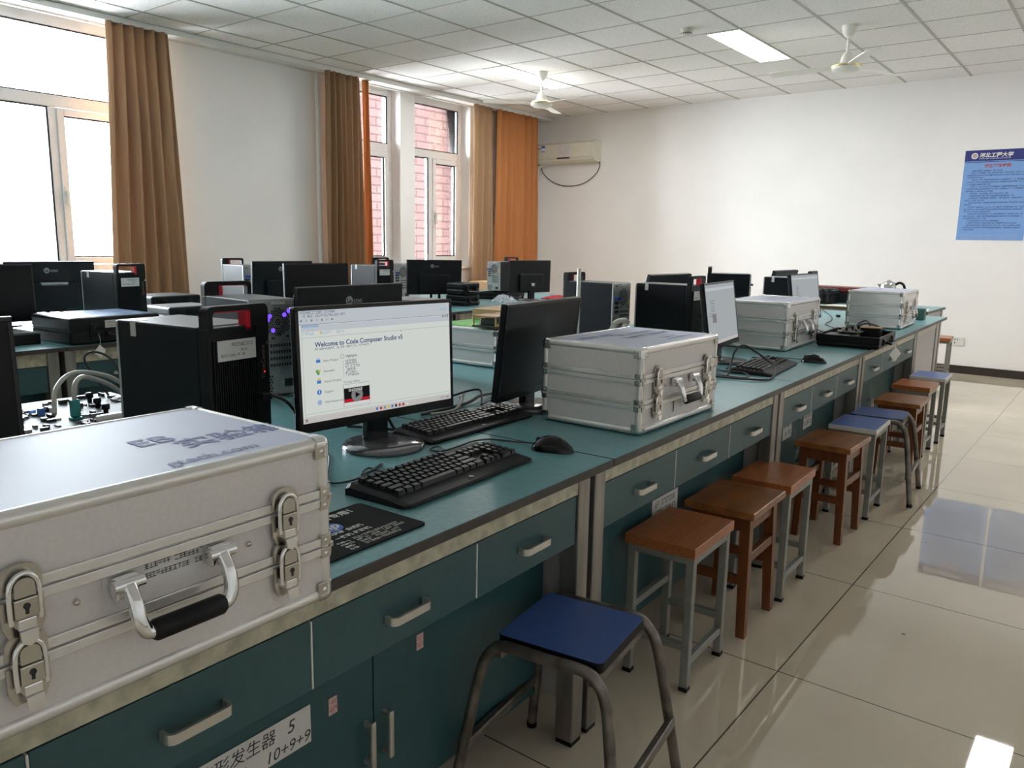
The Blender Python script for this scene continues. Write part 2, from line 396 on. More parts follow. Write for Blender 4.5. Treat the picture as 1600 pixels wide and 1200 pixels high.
    def scribble(s, o, u, v, length, h, m, seed=0, fill=0.75):
        """a line of print too small to read: short strokes"""
        rd = random.Random(seed); u = Vector(u).normalized(); v = Vector(v).normalized(); o = Vector(o); x = 0
        while x < length:
            w = h*rd.uniform(0.55, 0.95)
            if rd.random() < 0.93:
                for (a, b, c, d) in ((0, 0, 1, .16), (0, .84, 1, 1), (.40, 0, .60, 1), (0, .42, 1, .58)):
                    if rd.random() < fill: s.quad(o+u*(x+a*w)+v*(b*h), u*((c-a)*w), v*((d-b)*h), m)
            x += w*1.12
        return s
    def build(s, name, parent=None, loc=(0, 0, 0), rz=0.0):
        me = bpy.data.meshes.new(name); me.from_pydata(s.v, [], s.f)
        for m in s.mats: me.materials.append(M[m])
        me.polygons.foreach_set('material_index', s.mi); me.polygons.foreach_set('use_smooth', s.sm)
        me.update(); me.validate()
        o = bpy.data.objects.new(name, me); C.objects.link(o)
        o.parent = parent; o.location = loc; o.rotation_euler = (0, 0, rz)
        return o

def tag(o, label, cat, group=None):
    o['label'] = label; o['category'] = cat
    if group: o['group'] = group
    return o
def thing(name, label, cat, loc=(0, 0, 0), rz=0.0, group=None):
    o = bpy.data.objects.new(name, None); C.objects.link(o); o.empty_display_size = 0.1
    o.location = loc; o.rotation_euler = (0, 0, rz)
    return tag(o, label, cat, group)
def kids(o): return [c for c in bpy.data.objects if c.parent is o]
def copy_tree(o, parent=None):
    c = o.copy(); C.objects.link(c); c.parent = parent
    for ch in kids(o): copy_tree(ch, c)
    return c
def place(o, loc, rz, label, group=None):
    o.location = loc; o.rotation_euler = (0, 0, rz); o['label'] = label
    if group: o['group'] = group
    return o
def struct(name, mb):
    o = mb.build(name); o['kind'] = 'structure'; return o
def spline(pts, k=6):
    P = [Vector(p) for p in pts]; out = []
    for i in range(len(P)-1):
        a = P[max(i-1, 0)]; b = P[i]; c = P[i+1]; d = P[min(i+2, len(P)-1)]
        for j in range(k):
            t = j/k
            out.append(0.5*((2*b)+(c-a)*t+(2*a-5*b+4*c-d)*t*t+(3*b-a-3*c+d)*t**3))
    out.append(P[-1]); return out
X, Y, Z = Vector((1, 0, 0)), Vector((0, 1, 0)), Vector((0, 0, 1))
R = math.radians

# ------------------------------------------------------------------ room shell
XL, XR, YF, YB, H = -6.82, 2.7, -3.2, 9.27, 2.967
struct('floor', MB().box((XL-.4, YF-.1, -.08), (XR+.1, YB+.1, 0), 'floor'))
struct('ceiling', MB().box((XL-.4, YF-.1, H), (XR+.1, YB+.1, H+.08), 'ceiling'))
g = MB()
k = -1
x = -6.324
while x < XR:
    g.box((x-.010, YF, H-.004), (x+.010, YB, H+.002), 'grid_bar'); x += .6
y = 3.351-.6*10
while y < YB:
    g.box((XL, y-.006, H-.0025), (XR, y+.006, H+.002), 'grid_bar'); y += .6
struct('trim_1', g)
struct('wall_back', MB().box((XL-.4, YB, 0), (XR+.1, YB+.1, H), 'wall_paint'))
struct('wall_right', MB().box((XR, YF, 0), (XR+.1, YB, H), 'wall_paint'))
struct('wall_front', MB().box((XL-.4, YF-.1, 0), (XR+.1, YF, H), 'wall_paint'))
SILL = 0.95
OPEN = [(0.55, 3.72), (5.62, 6.58), (6.81, 7.79)]
w = MB()
edges = [YF]+[e for o in OPEN for e in o]+[YB]
for i in range(0, len(edges), 2): w.box((XL-.30, edges[i], 0), (XL, edges[i+1], H), 'wall_paint')
for (a, b) in OPEN: w.box((XL-.30, a, 0), (XL, b, SILL-.03), 'wall_paint')
struct('wall_left', w)
struct('baseboard_back', MB().box((XL, YB-.012, 0), (XR, YB, .082), 'baseboard_dark'))
struct('baseboard_left', MB().box((XL, YF, 0), (XL+.012, YB-.012, .082), 'baseboard_dark'))
struct('baseboard_right', MB().box((XR-.012, YF, 0), (XR, YB-.012, .082), 'baseboard_dark'))
# white edge angle between ceiling and window wall
struct('trim_2', MB().box((XL, YF, H-.035), (XL+.045, YB, H-.004), 'white_trim').box((XL, YF, H-.050), (XL+.018, YB, H-.035), 'white_trim'))
struct('trim_7', MB().box((-6.72, YF, H-.050), (-6.60, YB, H-.004), 'white_trim', .003))
FX = -7.00     # frame centre plane
def window(idx, y0, y1, mull, sashes):
    """outer frame, transom and sashes of one window; sashes = list of (y0,y1,opening)"""
    z0, zt, z1 = SILL, 2.303, H
    f = MB(); d = .035
    f.box((FX-d, y0, z0), (FX+d, y0+.06, z1), 'upvc', .004).box((FX-d, y1-.06, z0), (FX+d, y1, z1), 'upvc', .004)
    f.box((FX-d, y0+.06, z1-.095), (FX+d, y1-.06, z1), 'upvc', .004).box((FX-d, y0+.06, z0), (FX+d, y1-.06, z0+.06), 'upvc', .004)
    f.box((FX-d, y0+.06, zt-.045), (FX+d, y1-.06, zt+.045), 'upvc', .004)
    for mu in mull: f.box((FX-d, mu-.03, z0+.06), (FX+d, mu+.03, zt-.045), 'upvc', .004)
    fr = f.build('window_%d' % idx); fr['kind'] = 'structure'
    # dark gasket lines round the panes
    g = MB(); p = MB(); xs = FX+.012
    panes = [(y0+.06, y1-.06, zt+.045, z1-.095)]
    ys = [y0+.06]+list(mull)+[y1-.06]
    for i, (a, b, op) in enumerate(sashes):
        if op:
            s = MB()
            s.box((FX-.02, a, z0+.065), (FX+.05, a+.055, zt-.05), 'upvc', .004).box((FX-.02, b-.055, z0+.065), (FX+.05, b, zt-.05), 'upvc', .004)
            s.box((FX-.02, a+.055, z0+.065), (FX+.05, b-.055, z0+.12), 'upvc', .004).box((FX-.02, a+.055, zt-.105), (FX+.05, b-.055, zt-.05), 'upvc', .004)
            sh = s.build('window_sash', fr)
            hy = a+.028
            h = MB().box((FX+.05, hy-.014, 1.50), (FX+.058, hy+.014, 1.64), 'white_plastic', .003)
            h.box((FX+.058, hy-.010, 1.58), (FX+.085, hy+.010, 1.605), 'white_plastic', .004).box((FX+.073, hy-.011, 1.47), (FX+.088, hy+.011, 1.605), 'white_plastic', .004)
            h.build('window_handle', sh)
            hg = MB()
            for hz in (1.12, 2.06): hg.box((FX+.036, b+.002, hz), (FX+.052, b+.022, hz+.10), 'white_plastic', .003)
            hg.build('hinge', sh)
            panes.append((a+.055, b-.055, z0+.12, zt-.105))
        else: panes.append((a, b, z0+.06, zt-.045))
    for (a, b, c, e) in panes:
        t = .012
        for q in (((xs, a, c), (xs+.010, a+t, e)), ((xs, b-t, c), (xs+.010, b, e)), ((xs, a+t, c), (xs+.010, b-t, c+t)), ((xs, a+t, e-t), (xs+.010, b-t, e))): g.box(*q, 'gasket')
        p.box((FX-.003, a, c), (FX+.003, b, e), 'window_glass')
    g.build('gasket', fr); p.build('window_pane', fr)
    sl = MB().box((FX+d, y0, SILL-.03), (XL+.03, y1, SILL), 'white_trim', .004).build('trim_%d' % (idx+2)); sl['kind'] = 'structure'
window(1, 0.55, 3.72, [1.36, 1.75, 2.895], [(.61, 1.33, True), (1.39, 1.72, False), (1.78, 2.865, False), (2.925, 3.66, True)])
window(2, 5.62, 6.58, [5.93], [(5.68, 5.90, False), (5.96, 6.52, True)])
window(3, 6.81, 7.79, [7.225], [(6.87, 7.195, False), (7.255, 7.73, True)])
# outside: brick wing, level with the far windows
bb = MB().box((-10.4, 6.9, -3.5), (-10.1, 22, 11), 'brick').build('brick_building')
tag(bb, 'pinkish brick building outside, seen through the two narrow far windows', 'building')

# daylight sampling hints in the window openings (no light of their own)
for (a, b) in OPEN:
    ld = bpy.data.lights.new('window_portal', 'AREA'); ld.shape = 'RECTANGLE'; ld.size = H-SILL; ld.size_y = b-a
    ld.cycles.is_portal = True
    lo = bpy.data.objects.new('window_portal', ld); C.objects.link(lo)
    lo.location = (FX-.08, (a+b)/2, (H+SILL)/2); lo.rotation_euler = (0, -PI/2, 0)
# ------------------------------------------------------------------ ceiling lights, fans, detector
def light_panel(x, y0, label):
    t = thing('ceiling_light', label, 'light', (x, y0, H), 0, 'recessed ceiling light panels')
    f = MB()
    for a, b in (((-.15, 0, -.008), (-.138, 1.2, 0)), ((.138, 0, -.008), (.15, 1.2, 0)), ((-.138, 0, -.008), (.138, .014, 0)), ((-.138, 1.186, -.008), (.138, 1.2, 0))): f.box(a, b, 'white_trim')
    f.build('frame', t)
    MB().box((-.138, .014, -.005), (.138, 1.186, -.001), 'lamp_glow').build('diffuser', t)
light_panel(-5.27, 6.36, 'lit rectangular ceiling light panel behind the ceiling fan nearer the windows')
light_panel(-2.87, 6.36, 'lit rectangular ceiling light panel beside the smoke detector')
light_panel(-0.47, 6.36, 'lit ceiling light panel seen only as a reflection in the floor at lower right')
def make_fan():
    t = thing('ceiling_fan', '', 'fan', (0, 0, H), 0, 'ceiling fans')
    MB().lathe([(.058, 0), (.058, -.012), (.050, -.055), (.030, -.082), (.014, -.092)], 'fan_white').build('canopy', t)
    MB().lathe([(.011, -.085), (.011, -.215)], 'fan_white', n=12).build('downrod', t)
    MB().lathe([(.016, -.195), (.036, -.215), (.046, -.245), (.052, -.275), (.088, -.288), (.108, -.298), (.112, -.318), (.105, -.330), (.078, -.345), (.045, -.352), (.001, -.354)], 'fan_white', n=32).build('motor_housing', t)
    MB().lathe([(.111, -.300), (.1145, -.303), (.1145, -.309), (.111, -.312)], 'gold', n=32).build('trim_ring', t)
    for q in range(3):
        pts = [(.085, -.026), (.15, -.030), (.20, -.052), (.57, -.062), (.595, -.045), (.60, .0), (.595, .045), (.57, .055), (.20, .048), (.15, .030), (.085, .026)]
        b = MB(); tw = R(9)
        vs = []
        for zz in (0, .004):
            for (px, py) in pts: vs.append((px, py*math.cos(tw), -.306+py*math.sin(tw)+zz-.012*px))
        n = len(pts)
        b.add(vs, [list(range(n))[::-1], list(range(n, 2*n))]+[(i, (i+1) % n, n+(i+1) % n, n+i) for i in range(n)], 'fan_white')
        b.build('blade', t, rz=q*2*PI/3)
    return t
fan = make_fan()
place(fan, (-4.99, 6.80, H), R(-10), 'white three-bladed ceiling fan on the left, nearer the windows')
f2 = copy_tree(fan); place(f2, (-1.99, 6.75, H), R(-56), 'white three-bladed ceiling fan on the right, past the smoke detector')
sd = thing('smoke_detector', 'small round white smoke detector on the ceiling between light panels', 'detector', (-3.07, 6.13, H))
MB().lathe([(.052, 0), (.052, -.022), (.046, -.026)], 'smoke_grey').build('base', sd)
MB().lathe([(.044, -.026), (.042, -.050), (.032, -.056), (.001, -.057)], 'smoke_grey').build('sensor_head', sd)
v = MB()
for q in range(14):
    a = q*2*PI/14; v.box((.0425, -.005, -.044), (.0445, .005, -.034), 'slot_dark', mtx=Matrix.Rotation(a, 4, 'Z'))
v.build('vents', sd)

# ------------------------------------------------------------------ curtains and pipe
def curtain(name, y0, y1, z0, matn, label, folds, amp, x=-6.62, seed=1, spread=0.06, ztop=None):
    rd = random.Random(seed); ny = folds*10; nz = 26; zt = ztop or H-.048
    ph = [rd.uniform(-.6, .6) for _ in range(folds+2)]; am = [rd.uniform(.6, 1.3) for _ in range(folds+2)]
    vs = []; fs = []
    for side in (0, 1):
        for j in range(nz+1):
            t = j/nz; z = zt+(z0-zt)*t
            for i in range(ny+1):
                s = i/ny; fq = s*folds; q = int(min(fq, folds-1))
                a = amp*(am[q]+(am[q+1]-am[q])*(fq-q))*(0.7+0.3*min(1, t*3))
                yy = y0+(y1-y0)*s+spread*(s-0.5)*t*1.6+.010*math.sin(fq*2*PI*1.0+t*2+ph[q])
                xx = x+a*math.sin(fq*2*PI+ph[q]*t*1.5)+.008*math.sin(fq*5.1+t*5)
                vs.append((xx+side*.003, yy, z))
    n = (ny+1)*(nz+1)
    for j in range(nz):
        for i in range(ny):
            a = j*(ny+1)+i
            fs.append((a, a+1, a+ny+2, a+ny+1)); fs.append((n+a, n+a+ny+1, n+a+ny+2, n+a+1))
    for i in range(ny):
        fs.append((i, n+i, n+i+1, i+1)); b = nz*(ny+1)+i; fs.append((b, b+1, n+b+1, n+b))
    for j in range(nz):
        a = j*(ny+1); fs.append((a, a+ny+1, n+a+ny+1, n+a)); b = a+ny; fs.append((b, n+b, n+b+ny+1, b+ny+1))
    o = MB().add(vs, fs, matn, True).build(name)
    return tag(o, label, 'curtain')
curtain('curtain', 3.20, 3.72, .72, 'curtain_tan', 'tan gathered curtain beside the large bright window at left', 6, .046, seed=3, spread=.10)
curtain('curtain', 5.35, 5.80, .45, 'curtain_tan', 'brownish tan curtain beside the white pipe between the windows', 6, .046, seed=5, spread=.03)
curtain('curtain', 5.875, 5.965, .45, 'curtain_orange', 'narrow orange curtain strip at the right edge of the middle tan curtain', 2, .022, seed=8, spread=.01, x=-6.66)
curtain('curtain', 7.63, 7.98, .45, 'curtain_tan', 'tan curtain at the right edge of the last window', 3, .045, seed=11, spread=.02)
curtain('curtain', 8.08, 8.96, .45, 'curtain_orange', 'bright orange curtain in the far corner by the air conditioner', 7, .044, seed=14, spread=.02)
pp = thing('wall_pipe', 'white vertical pipe running up the wall beside the middle tan curtain', 'pipe', (-6.755, 5.36, 0))
MB().tube([(0, 0, .0), (0, 0, H-.06)], .026, 'white_trim', 14).build('pipe', pp)
br = MB()
for z in (.6, 1.93): br.tube([(.029*math.cos(a), .029*math.sin(a), z) for a in [i*PI/8 for i in range(16)]], .006, 'white_trim', 6, closed=True).box((-.065, -.010, z-.008), (-.026, .010, z+.008), 'white_trim')
br.build('bracket', pp)

# ------------------------------------------------------------------ air conditioner
ac = thing('air_conditioner', 'cream wall-mounted air conditioner in the far corner beside the orange curtain', 'air conditioner', (-6.26, YB, 2.34))
prof = [(0, 0), (0, .26), (-.17, .26), (-.205, .235), (-.212, .055), (-.185, .018), (-.12, 0)]
b = MB(); n = len(prof); vs = [(-.47, p[0], p[1]) for p in prof]+[(.47, p[0], p[1]) for p in prof]
b.add(vs, [list(range(n))[::-1], list(range(n, 2*n))]+[(i, (i+1) % n, n+(i+1) % n, n+i) for i in range(n)], 'ivory_plastic'); b.build('body', ac)
b = MB(); b.box((-.45, -.220, .060), (.44, -.208, .236), 'ivory_plastic', .004); b.build('front_panel', ac)
MB().box((-.40, -.212, .020), (.40, -.196, .034), 'white_trim', .003).build('louver', ac)
MB().box((-.10, -.223, .045), (.10, -.210, .058), 'slot_dark').build('display_window', ac)
st = MB().box((-.36, -.2215, .145), (-.30, -.220, .225), 'paper'); st.box((-.36, -.2222, .195), (-.30, -.2214, .225), 'print_blue').box((-.36, -.2222, .145), (-.30, -.2214, .155), 'print_blue').box((-.44, -.2216, .185), (-.36, -.220, .200), 'red_sticker')
st.build('sticker', ac)
st = MB().box((-.10, -.2215, .075), (.14, -.220, .230), 'label_white')
for q in range(7): st.scribble((-.08, -.2222, .215-.02*q), X, Z, .18, .008, 'ink_grey', q, .5)
st.build('notice', ac)
MB().tube(spline([(.44, -.02, .012), (.46, -.02, -.05), (.40, -.02, -.16), (.20, -.02, -.275), (-.06, -.02, -.300), (-.30, -.02, -.24), (-.47, -.02, -.11), (-.505, -.02, .02)]), .005, 'cable_black', 6).build('power_cord', ac)
MB().tube(spline([(-.40, -.06, .005), (-.50, -.06, -.03), (-.535, -.06, -.08), (-.545, -.05, -.22)]), .022, 'ivory_plastic', 10).build('drain_pipe', ac)
MB().lathe([(.03, -.001), (.03, -.012), (.018, -.04), (.001, -.042)], 'black_plastic', (-.505, 0, .03), 'y', 12).build('plug', ac)

# ------------------------------------------------------------------ posters, outlet
def poster(x0, label, seed):
    z0, z1, w = 1.365, 2.245, .585
    t = thing('poster', label, 'poster', (x0, YB-.004, z0), 0, 'blue rule posters')
    h = z1-z0
    MB().box((0, 0, 0), (w, .004, h), 'poster_blue').box((0, -.0006, h-.105), (w, .001, h), 'poster_navy').box((0, -.0006, h-.118), (w, .001, h-.112), 'poster_navy').build('sheet', t)
    m = MB(); yy = -.0012
    m.ring((.085, yy, h-.055), X, Z, .021, .030, 'paper').disc((.085, yy, h-.055), X, Z, .018, 'label_white', rv=.018)
    m.ring((.085, yy-.0002, h-.055), X, Z, .006, .013, 'poster_red')
    m.text('河北工程大学', .048, (.125, yy, h-.068), X, Z, 'paper', bold=.0012, shear=.15)
    m.scribble((.125, yy, h-.088), X, Z, .27, .008, 'paper', seed)
    m.build('heading', t)
    m = MB(); m.text('学生实验守则', .038, (w/2, yy, h-.168), X, Z, 'poster_red', 'CENTER', bold=.0012); m.build('title', t)
    m = MB(); z = h-.205; rd = random.Random(seed)
    for para in (1, 3, 3, 3, 1, 1, 2, 2, 3, 3, 1, 1, 3):
        for q in range(para):
            last = q == para-1
            x = .075 if q == 0 else .04
            L = (w-.04-x)*(rd.uniform(.5, .95) if last and para == 1 else (rd.uniform(.1, .5) if last else 1))
            m.scribble((x, yy, z), X, Z, L, .0115, 'poster_ink', rd.randint(0, 9999)); z -= .0222
    m.build('rules_text', t)
    m = MB()
    for (a, b, c) in ((.04, .11, .06), (.12, .14, .075), (.145, .42, .055), (.425, .445, .075), (.455, .54, .06)):
        m.box((a, yy, .012), (b, -.0004, c), 'poster_pale')
        for q in range(int((b-a)/.02)): m.box((a+.006+.02*q, yy-.0003, .022), (a+.014+.02*q, yy, c-.012), 'poster_blue')
    m.box((.20, yy-.0002, .010), (.37, -.0004, .030), 'poster_pale')
    m.build('building_drawing', t)
poster(-1.497, 'blue printed rules poster with dark blue heading on the white back wall', 1)
poster(-.885, 'blue rules poster right of the first one, seen only mirrored in the floor', 2)
ot = thing('wall_outlet', 'white wall socket plate low on the back wall behind the far stool', 'outlet', (-1.372, YB, .33))
MB().box((-.06, -.010, -.045), (.06, 0, .045), 'white_plastic', .004).build('plate', ot)
MB().box((-.030, -.0108, .012), (-.022, -.0098, .026), 'slot_dark').box((-.008, -.0108, .012), (.0, -.0098, .026), 'slot_dark').box((-.030, -.0108, -.022), (-.020, -.0098, -.008), 'slot_dark').build('sockets', ot)

# ------------------------------------------------------------------ lab benches
TOP = 0.75
TILT = R(2.0)
def row_x(base, y, y0=1.58): return base-math.tan(TILT)*(y-y0)
def make_bench(name, label, L, xedge, ymid, drawers=None, nd=3, depth=1.5, group=None, rz=None, doors=True, plain=False):
    """local frame: +x is the open working side with its worktop edge at x=0, y runs along the bench (centred)"""
    t = thing(name, label, 'lab bench', (xedge, ymid, 0), TILT if rz is None else rz, group)
    y0, y1 = -L/2, L/2
    w = MB(); w.box((-depth, y0+.0015, TOP-.020), (0, y1-.0015, TOP-.0006), 'top_edge', .002)
    w.quad((-depth+.002, y0+.003, TOP-.0002), (depth-.004, 0, 0), (0, L-.006, 0), 'laminate')
    w.build('worktop', t)
    pw, fx = .05, -.055
    for sx in (fx-pw, -depth-fx):
        for ys in (y0+.012, y1-.012-pw):
            MB().box((sx, ys, .012), (sx+pw, ys+pw, TOP-.020), 'worn_steel', .003).box((sx+.002, ys+.002, 0), (sx+pw-.002, ys+pw-.002, .012), 'black_plastic').build('post', t)
    ia, ib = y0+.012+pw, y1-.012-pw
    MB().box((fx-.012, ia, TOP-.085), (fx-.004, ib, TOP-.020), 'cream_strip', .002).build('apron_strip', t)
    MB().box((-depth-fx+.004, ia, TOP-.085), (-depth-fx+.012, ib, TOP-.020), 'cream_strip', .002).build('apron_strip', t)
    for ys in (y0+.020, y1-.030):
        MB().box((-depth-fx+pw, ys, .10), (fx-pw, ys+.01, TOP-.020), 'grey_panel').build('end_panel', t)
    px = -.165
    if plain:
        MB().box((fx-.022, ia, .09), (fx-.008, ib, TOP-.087), 'grey_panel', .002).build('front_panel', t)
    else:
        seams = drawers or [ia+(ib-ia)*q/nd for q in range(nd+1)]
        for a, b in zip(seams[:-1], seams[1:]):
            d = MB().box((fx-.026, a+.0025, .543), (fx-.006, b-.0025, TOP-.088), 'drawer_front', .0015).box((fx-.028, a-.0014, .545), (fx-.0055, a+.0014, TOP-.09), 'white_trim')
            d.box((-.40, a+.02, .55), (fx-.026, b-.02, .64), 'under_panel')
            d = d.build('drawer', t); c = (a+b)/2; z = .600; h = fx-.006
            hb = MB(); ro, ri = .013, .0085
            out = [(h+.001, -.050)]+[(h+.026-ro+ro*math.sin(k*PI/12), -.050+ro-ro*math.cos(k*PI/12)) for k in range(7)]+[(h+.026-ro+ro*math.cos(k*PI/12), .050-ro+ro*math.sin(k*PI/12)) for k in range(7)]+[(h+.001, .050), (h+.001, .0445)]
            out += [(h+.0205-ri+ri*math.sin(k*PI/12), .0445-ri+ri*math.cos(k*PI/12)) for k in range(7)]+[(h+.0205-ri+ri*math.cos(k*PI/12), -.0445+ri-ri*math.sin(k*PI/12)) for k in range(7)]+[(h+.001, -.0445)]
            vs = [(p[0], c+p[1], z-.0075) for p in out]+[(p[0], c+p[1], z+.0075) for p in out]; n = len(out)
            hb.add(vs, [list(range(n))[::-1], list(range(n, 2*n))]+[(i, (i+1) % n, n+(i+1) % n, n+i) for i in range(n)], 'handle_steel'); hb.build('handle', d)
        # recessed cupboard under the drawers
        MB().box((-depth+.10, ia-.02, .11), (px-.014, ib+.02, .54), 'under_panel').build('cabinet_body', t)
        if doors:
            mid = (ia+ib)/2 if doors is True else doors
            for a, b, s in ((ia-.02, mid-.0015, 1), (mid+.0015, ib+.02, -1)):
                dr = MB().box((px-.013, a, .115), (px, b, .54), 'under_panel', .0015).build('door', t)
                hy = mid-s*.024
                MB().box((px, hy-.005, .250), (px+.022, hy+.005, .262), 'handle_steel', .002).box((px, hy-.005, .330), (px+.022, hy+.005, .342), 'handle_steel', .002).box((px+.018, hy-.006, .246), (px+.027, hy+.006, .346), 'handle_steel', .003).build('handle', dr)
    return t
G1 = 'teal lab benches of the near row'
b1 = make_bench('lab_bench', 'nearest teal lab bench, under the large silver case and the lit monitor', 1.75, row_x(-.92, .705), .705, drawers=[-.815, -.398, .015, .432, .812], group=G1, doors=.245)
make_bench('lab_bench', 'teal lab bench carrying the second silver case, two wooden stools before it', 1.42, row_x(-.92, 2.29), 2.29, group=G1)
make_bench('lab_bench', 'teal lab bench carrying the third silver case and the furthest keyboard', 1.36, row_x(-.92, 3.68), 3.68, group=G1)
make_bench('lab_bench', 'teal lab bench carrying the open black case and the farthest silver case', 1.58, row_x(-.92, 5.15), 5.15, group=G1)
make_bench('lab_bench', 'plain-panelled teal end bench of the near row, without drawers', .92, row_x(-.92, 6.40), 6.40, group=G1, plain=True)
G2 = 'teal lab benches of the row by the windows'
R2 = -3.775
make_bench('lab_bench', 'leftmost teal lab bench of the window row, mostly behind black monitors', 1.75, row_x(R2, .675), .675, group=G2)
make_bench('lab_bench', 'teal lab bench by the windows under the closed black case with a paper tag', 1.42, row_x(R2, 2.26), 2.26, group=G2)
make_bench('lab_bench', 'teal lab bench of the window row behind the large lit monitor', 1.36, row_x(R2, 3.65), 3.65, group=G2)
make_bench('lab_bench', 'teal lab bench of the window row strewn with red cloth and plastic bag', 2.30, row_x(R2, 5.48), 5.48, group=G2)
make_bench('lab_bench', 'teal cross bench along the back wall, behind the near row', 2.3, -2.47, 7.29, group=None, depth=.78, rz=R(-90), plain=True)

# paper labels and stickers on the nearest bench
lb = thing('paper_label', 'white handwritten paper label stuck on the nearest bench below its drawers', 'label', (-1.0530, .690, .405), TILT)
m = MB().box((0, -.165, -.036), (.0008, .100, .036), 'label_white'); m.build('sheet', lb)
m = MB()
m.text('波形发生器', .030, (.0012, -.125, .004), Y, Z, 'ink', shear=.1); m.text('5', .034, (.0012, .048, .004), Y, Z, 'ink', shear=.2)
m.text('电源.', .030, (.0012, -.095, -.034), Y, Z, 'ink', shear=.1); m.text('10+9+9', .030, (.0012, .002, -.030), Y, Z, 'ink', shear=.2)
m.build('handwriting', lb)
def sticker(name, label, y, z, w, h, m, base=-.92, marks=True, dx=.0004, cat='sticker', group=None, tiltx=0.0):
    o = thing(name, label, cat, (row_x(base, y)-.165*math.cos(TILT)+dx, y, z), TILT, group)
    b = MB().box((0, -w/2, -h/2), (.0007, w/2, h/2), m)
    b.build('sheet', o)
    if marks:
        k = MB()
        for q in range(2): k.scribble((.001, -w*.4, h*(.12-.4*q)), Y, Z, w*.75, h*.22, 'red_sticker' if 'sticker' in name else 'ink', q+int(y*10))
        k.build('writing', o)
    return o
sticker('door_sticker', 'small pink paper sticker on the right cupboard door of the nearest bench', 1.075, .440, .020, .034, 'pink_sticker')
sticker('door_sticker', 'small pink paper sticker on the left cupboard door of the nearest bench', .842, .412, .020, .034, 'pink_sticker')
sticker('paper_label', 'white paper label on the second bench, showing above the first wooden stool', 2.235, .425, .19, .075, 'label_white', cat='label')
sticker('paper_label', 'white paper label on the third bench left of the pink sticker', 3.50, .445, .13, .085, 'label_white', cat='label')
sticker('paper_label', 'tilted white paper label on the third bench right of the pink sticker', 3.82, .440, .14, .085, 'label_white', cat='label')
sticker('door_sticker', 'small pink paper sticker on the third bench between two paper labels', 3.70, .478, .03, .035, 'pink_sticker')

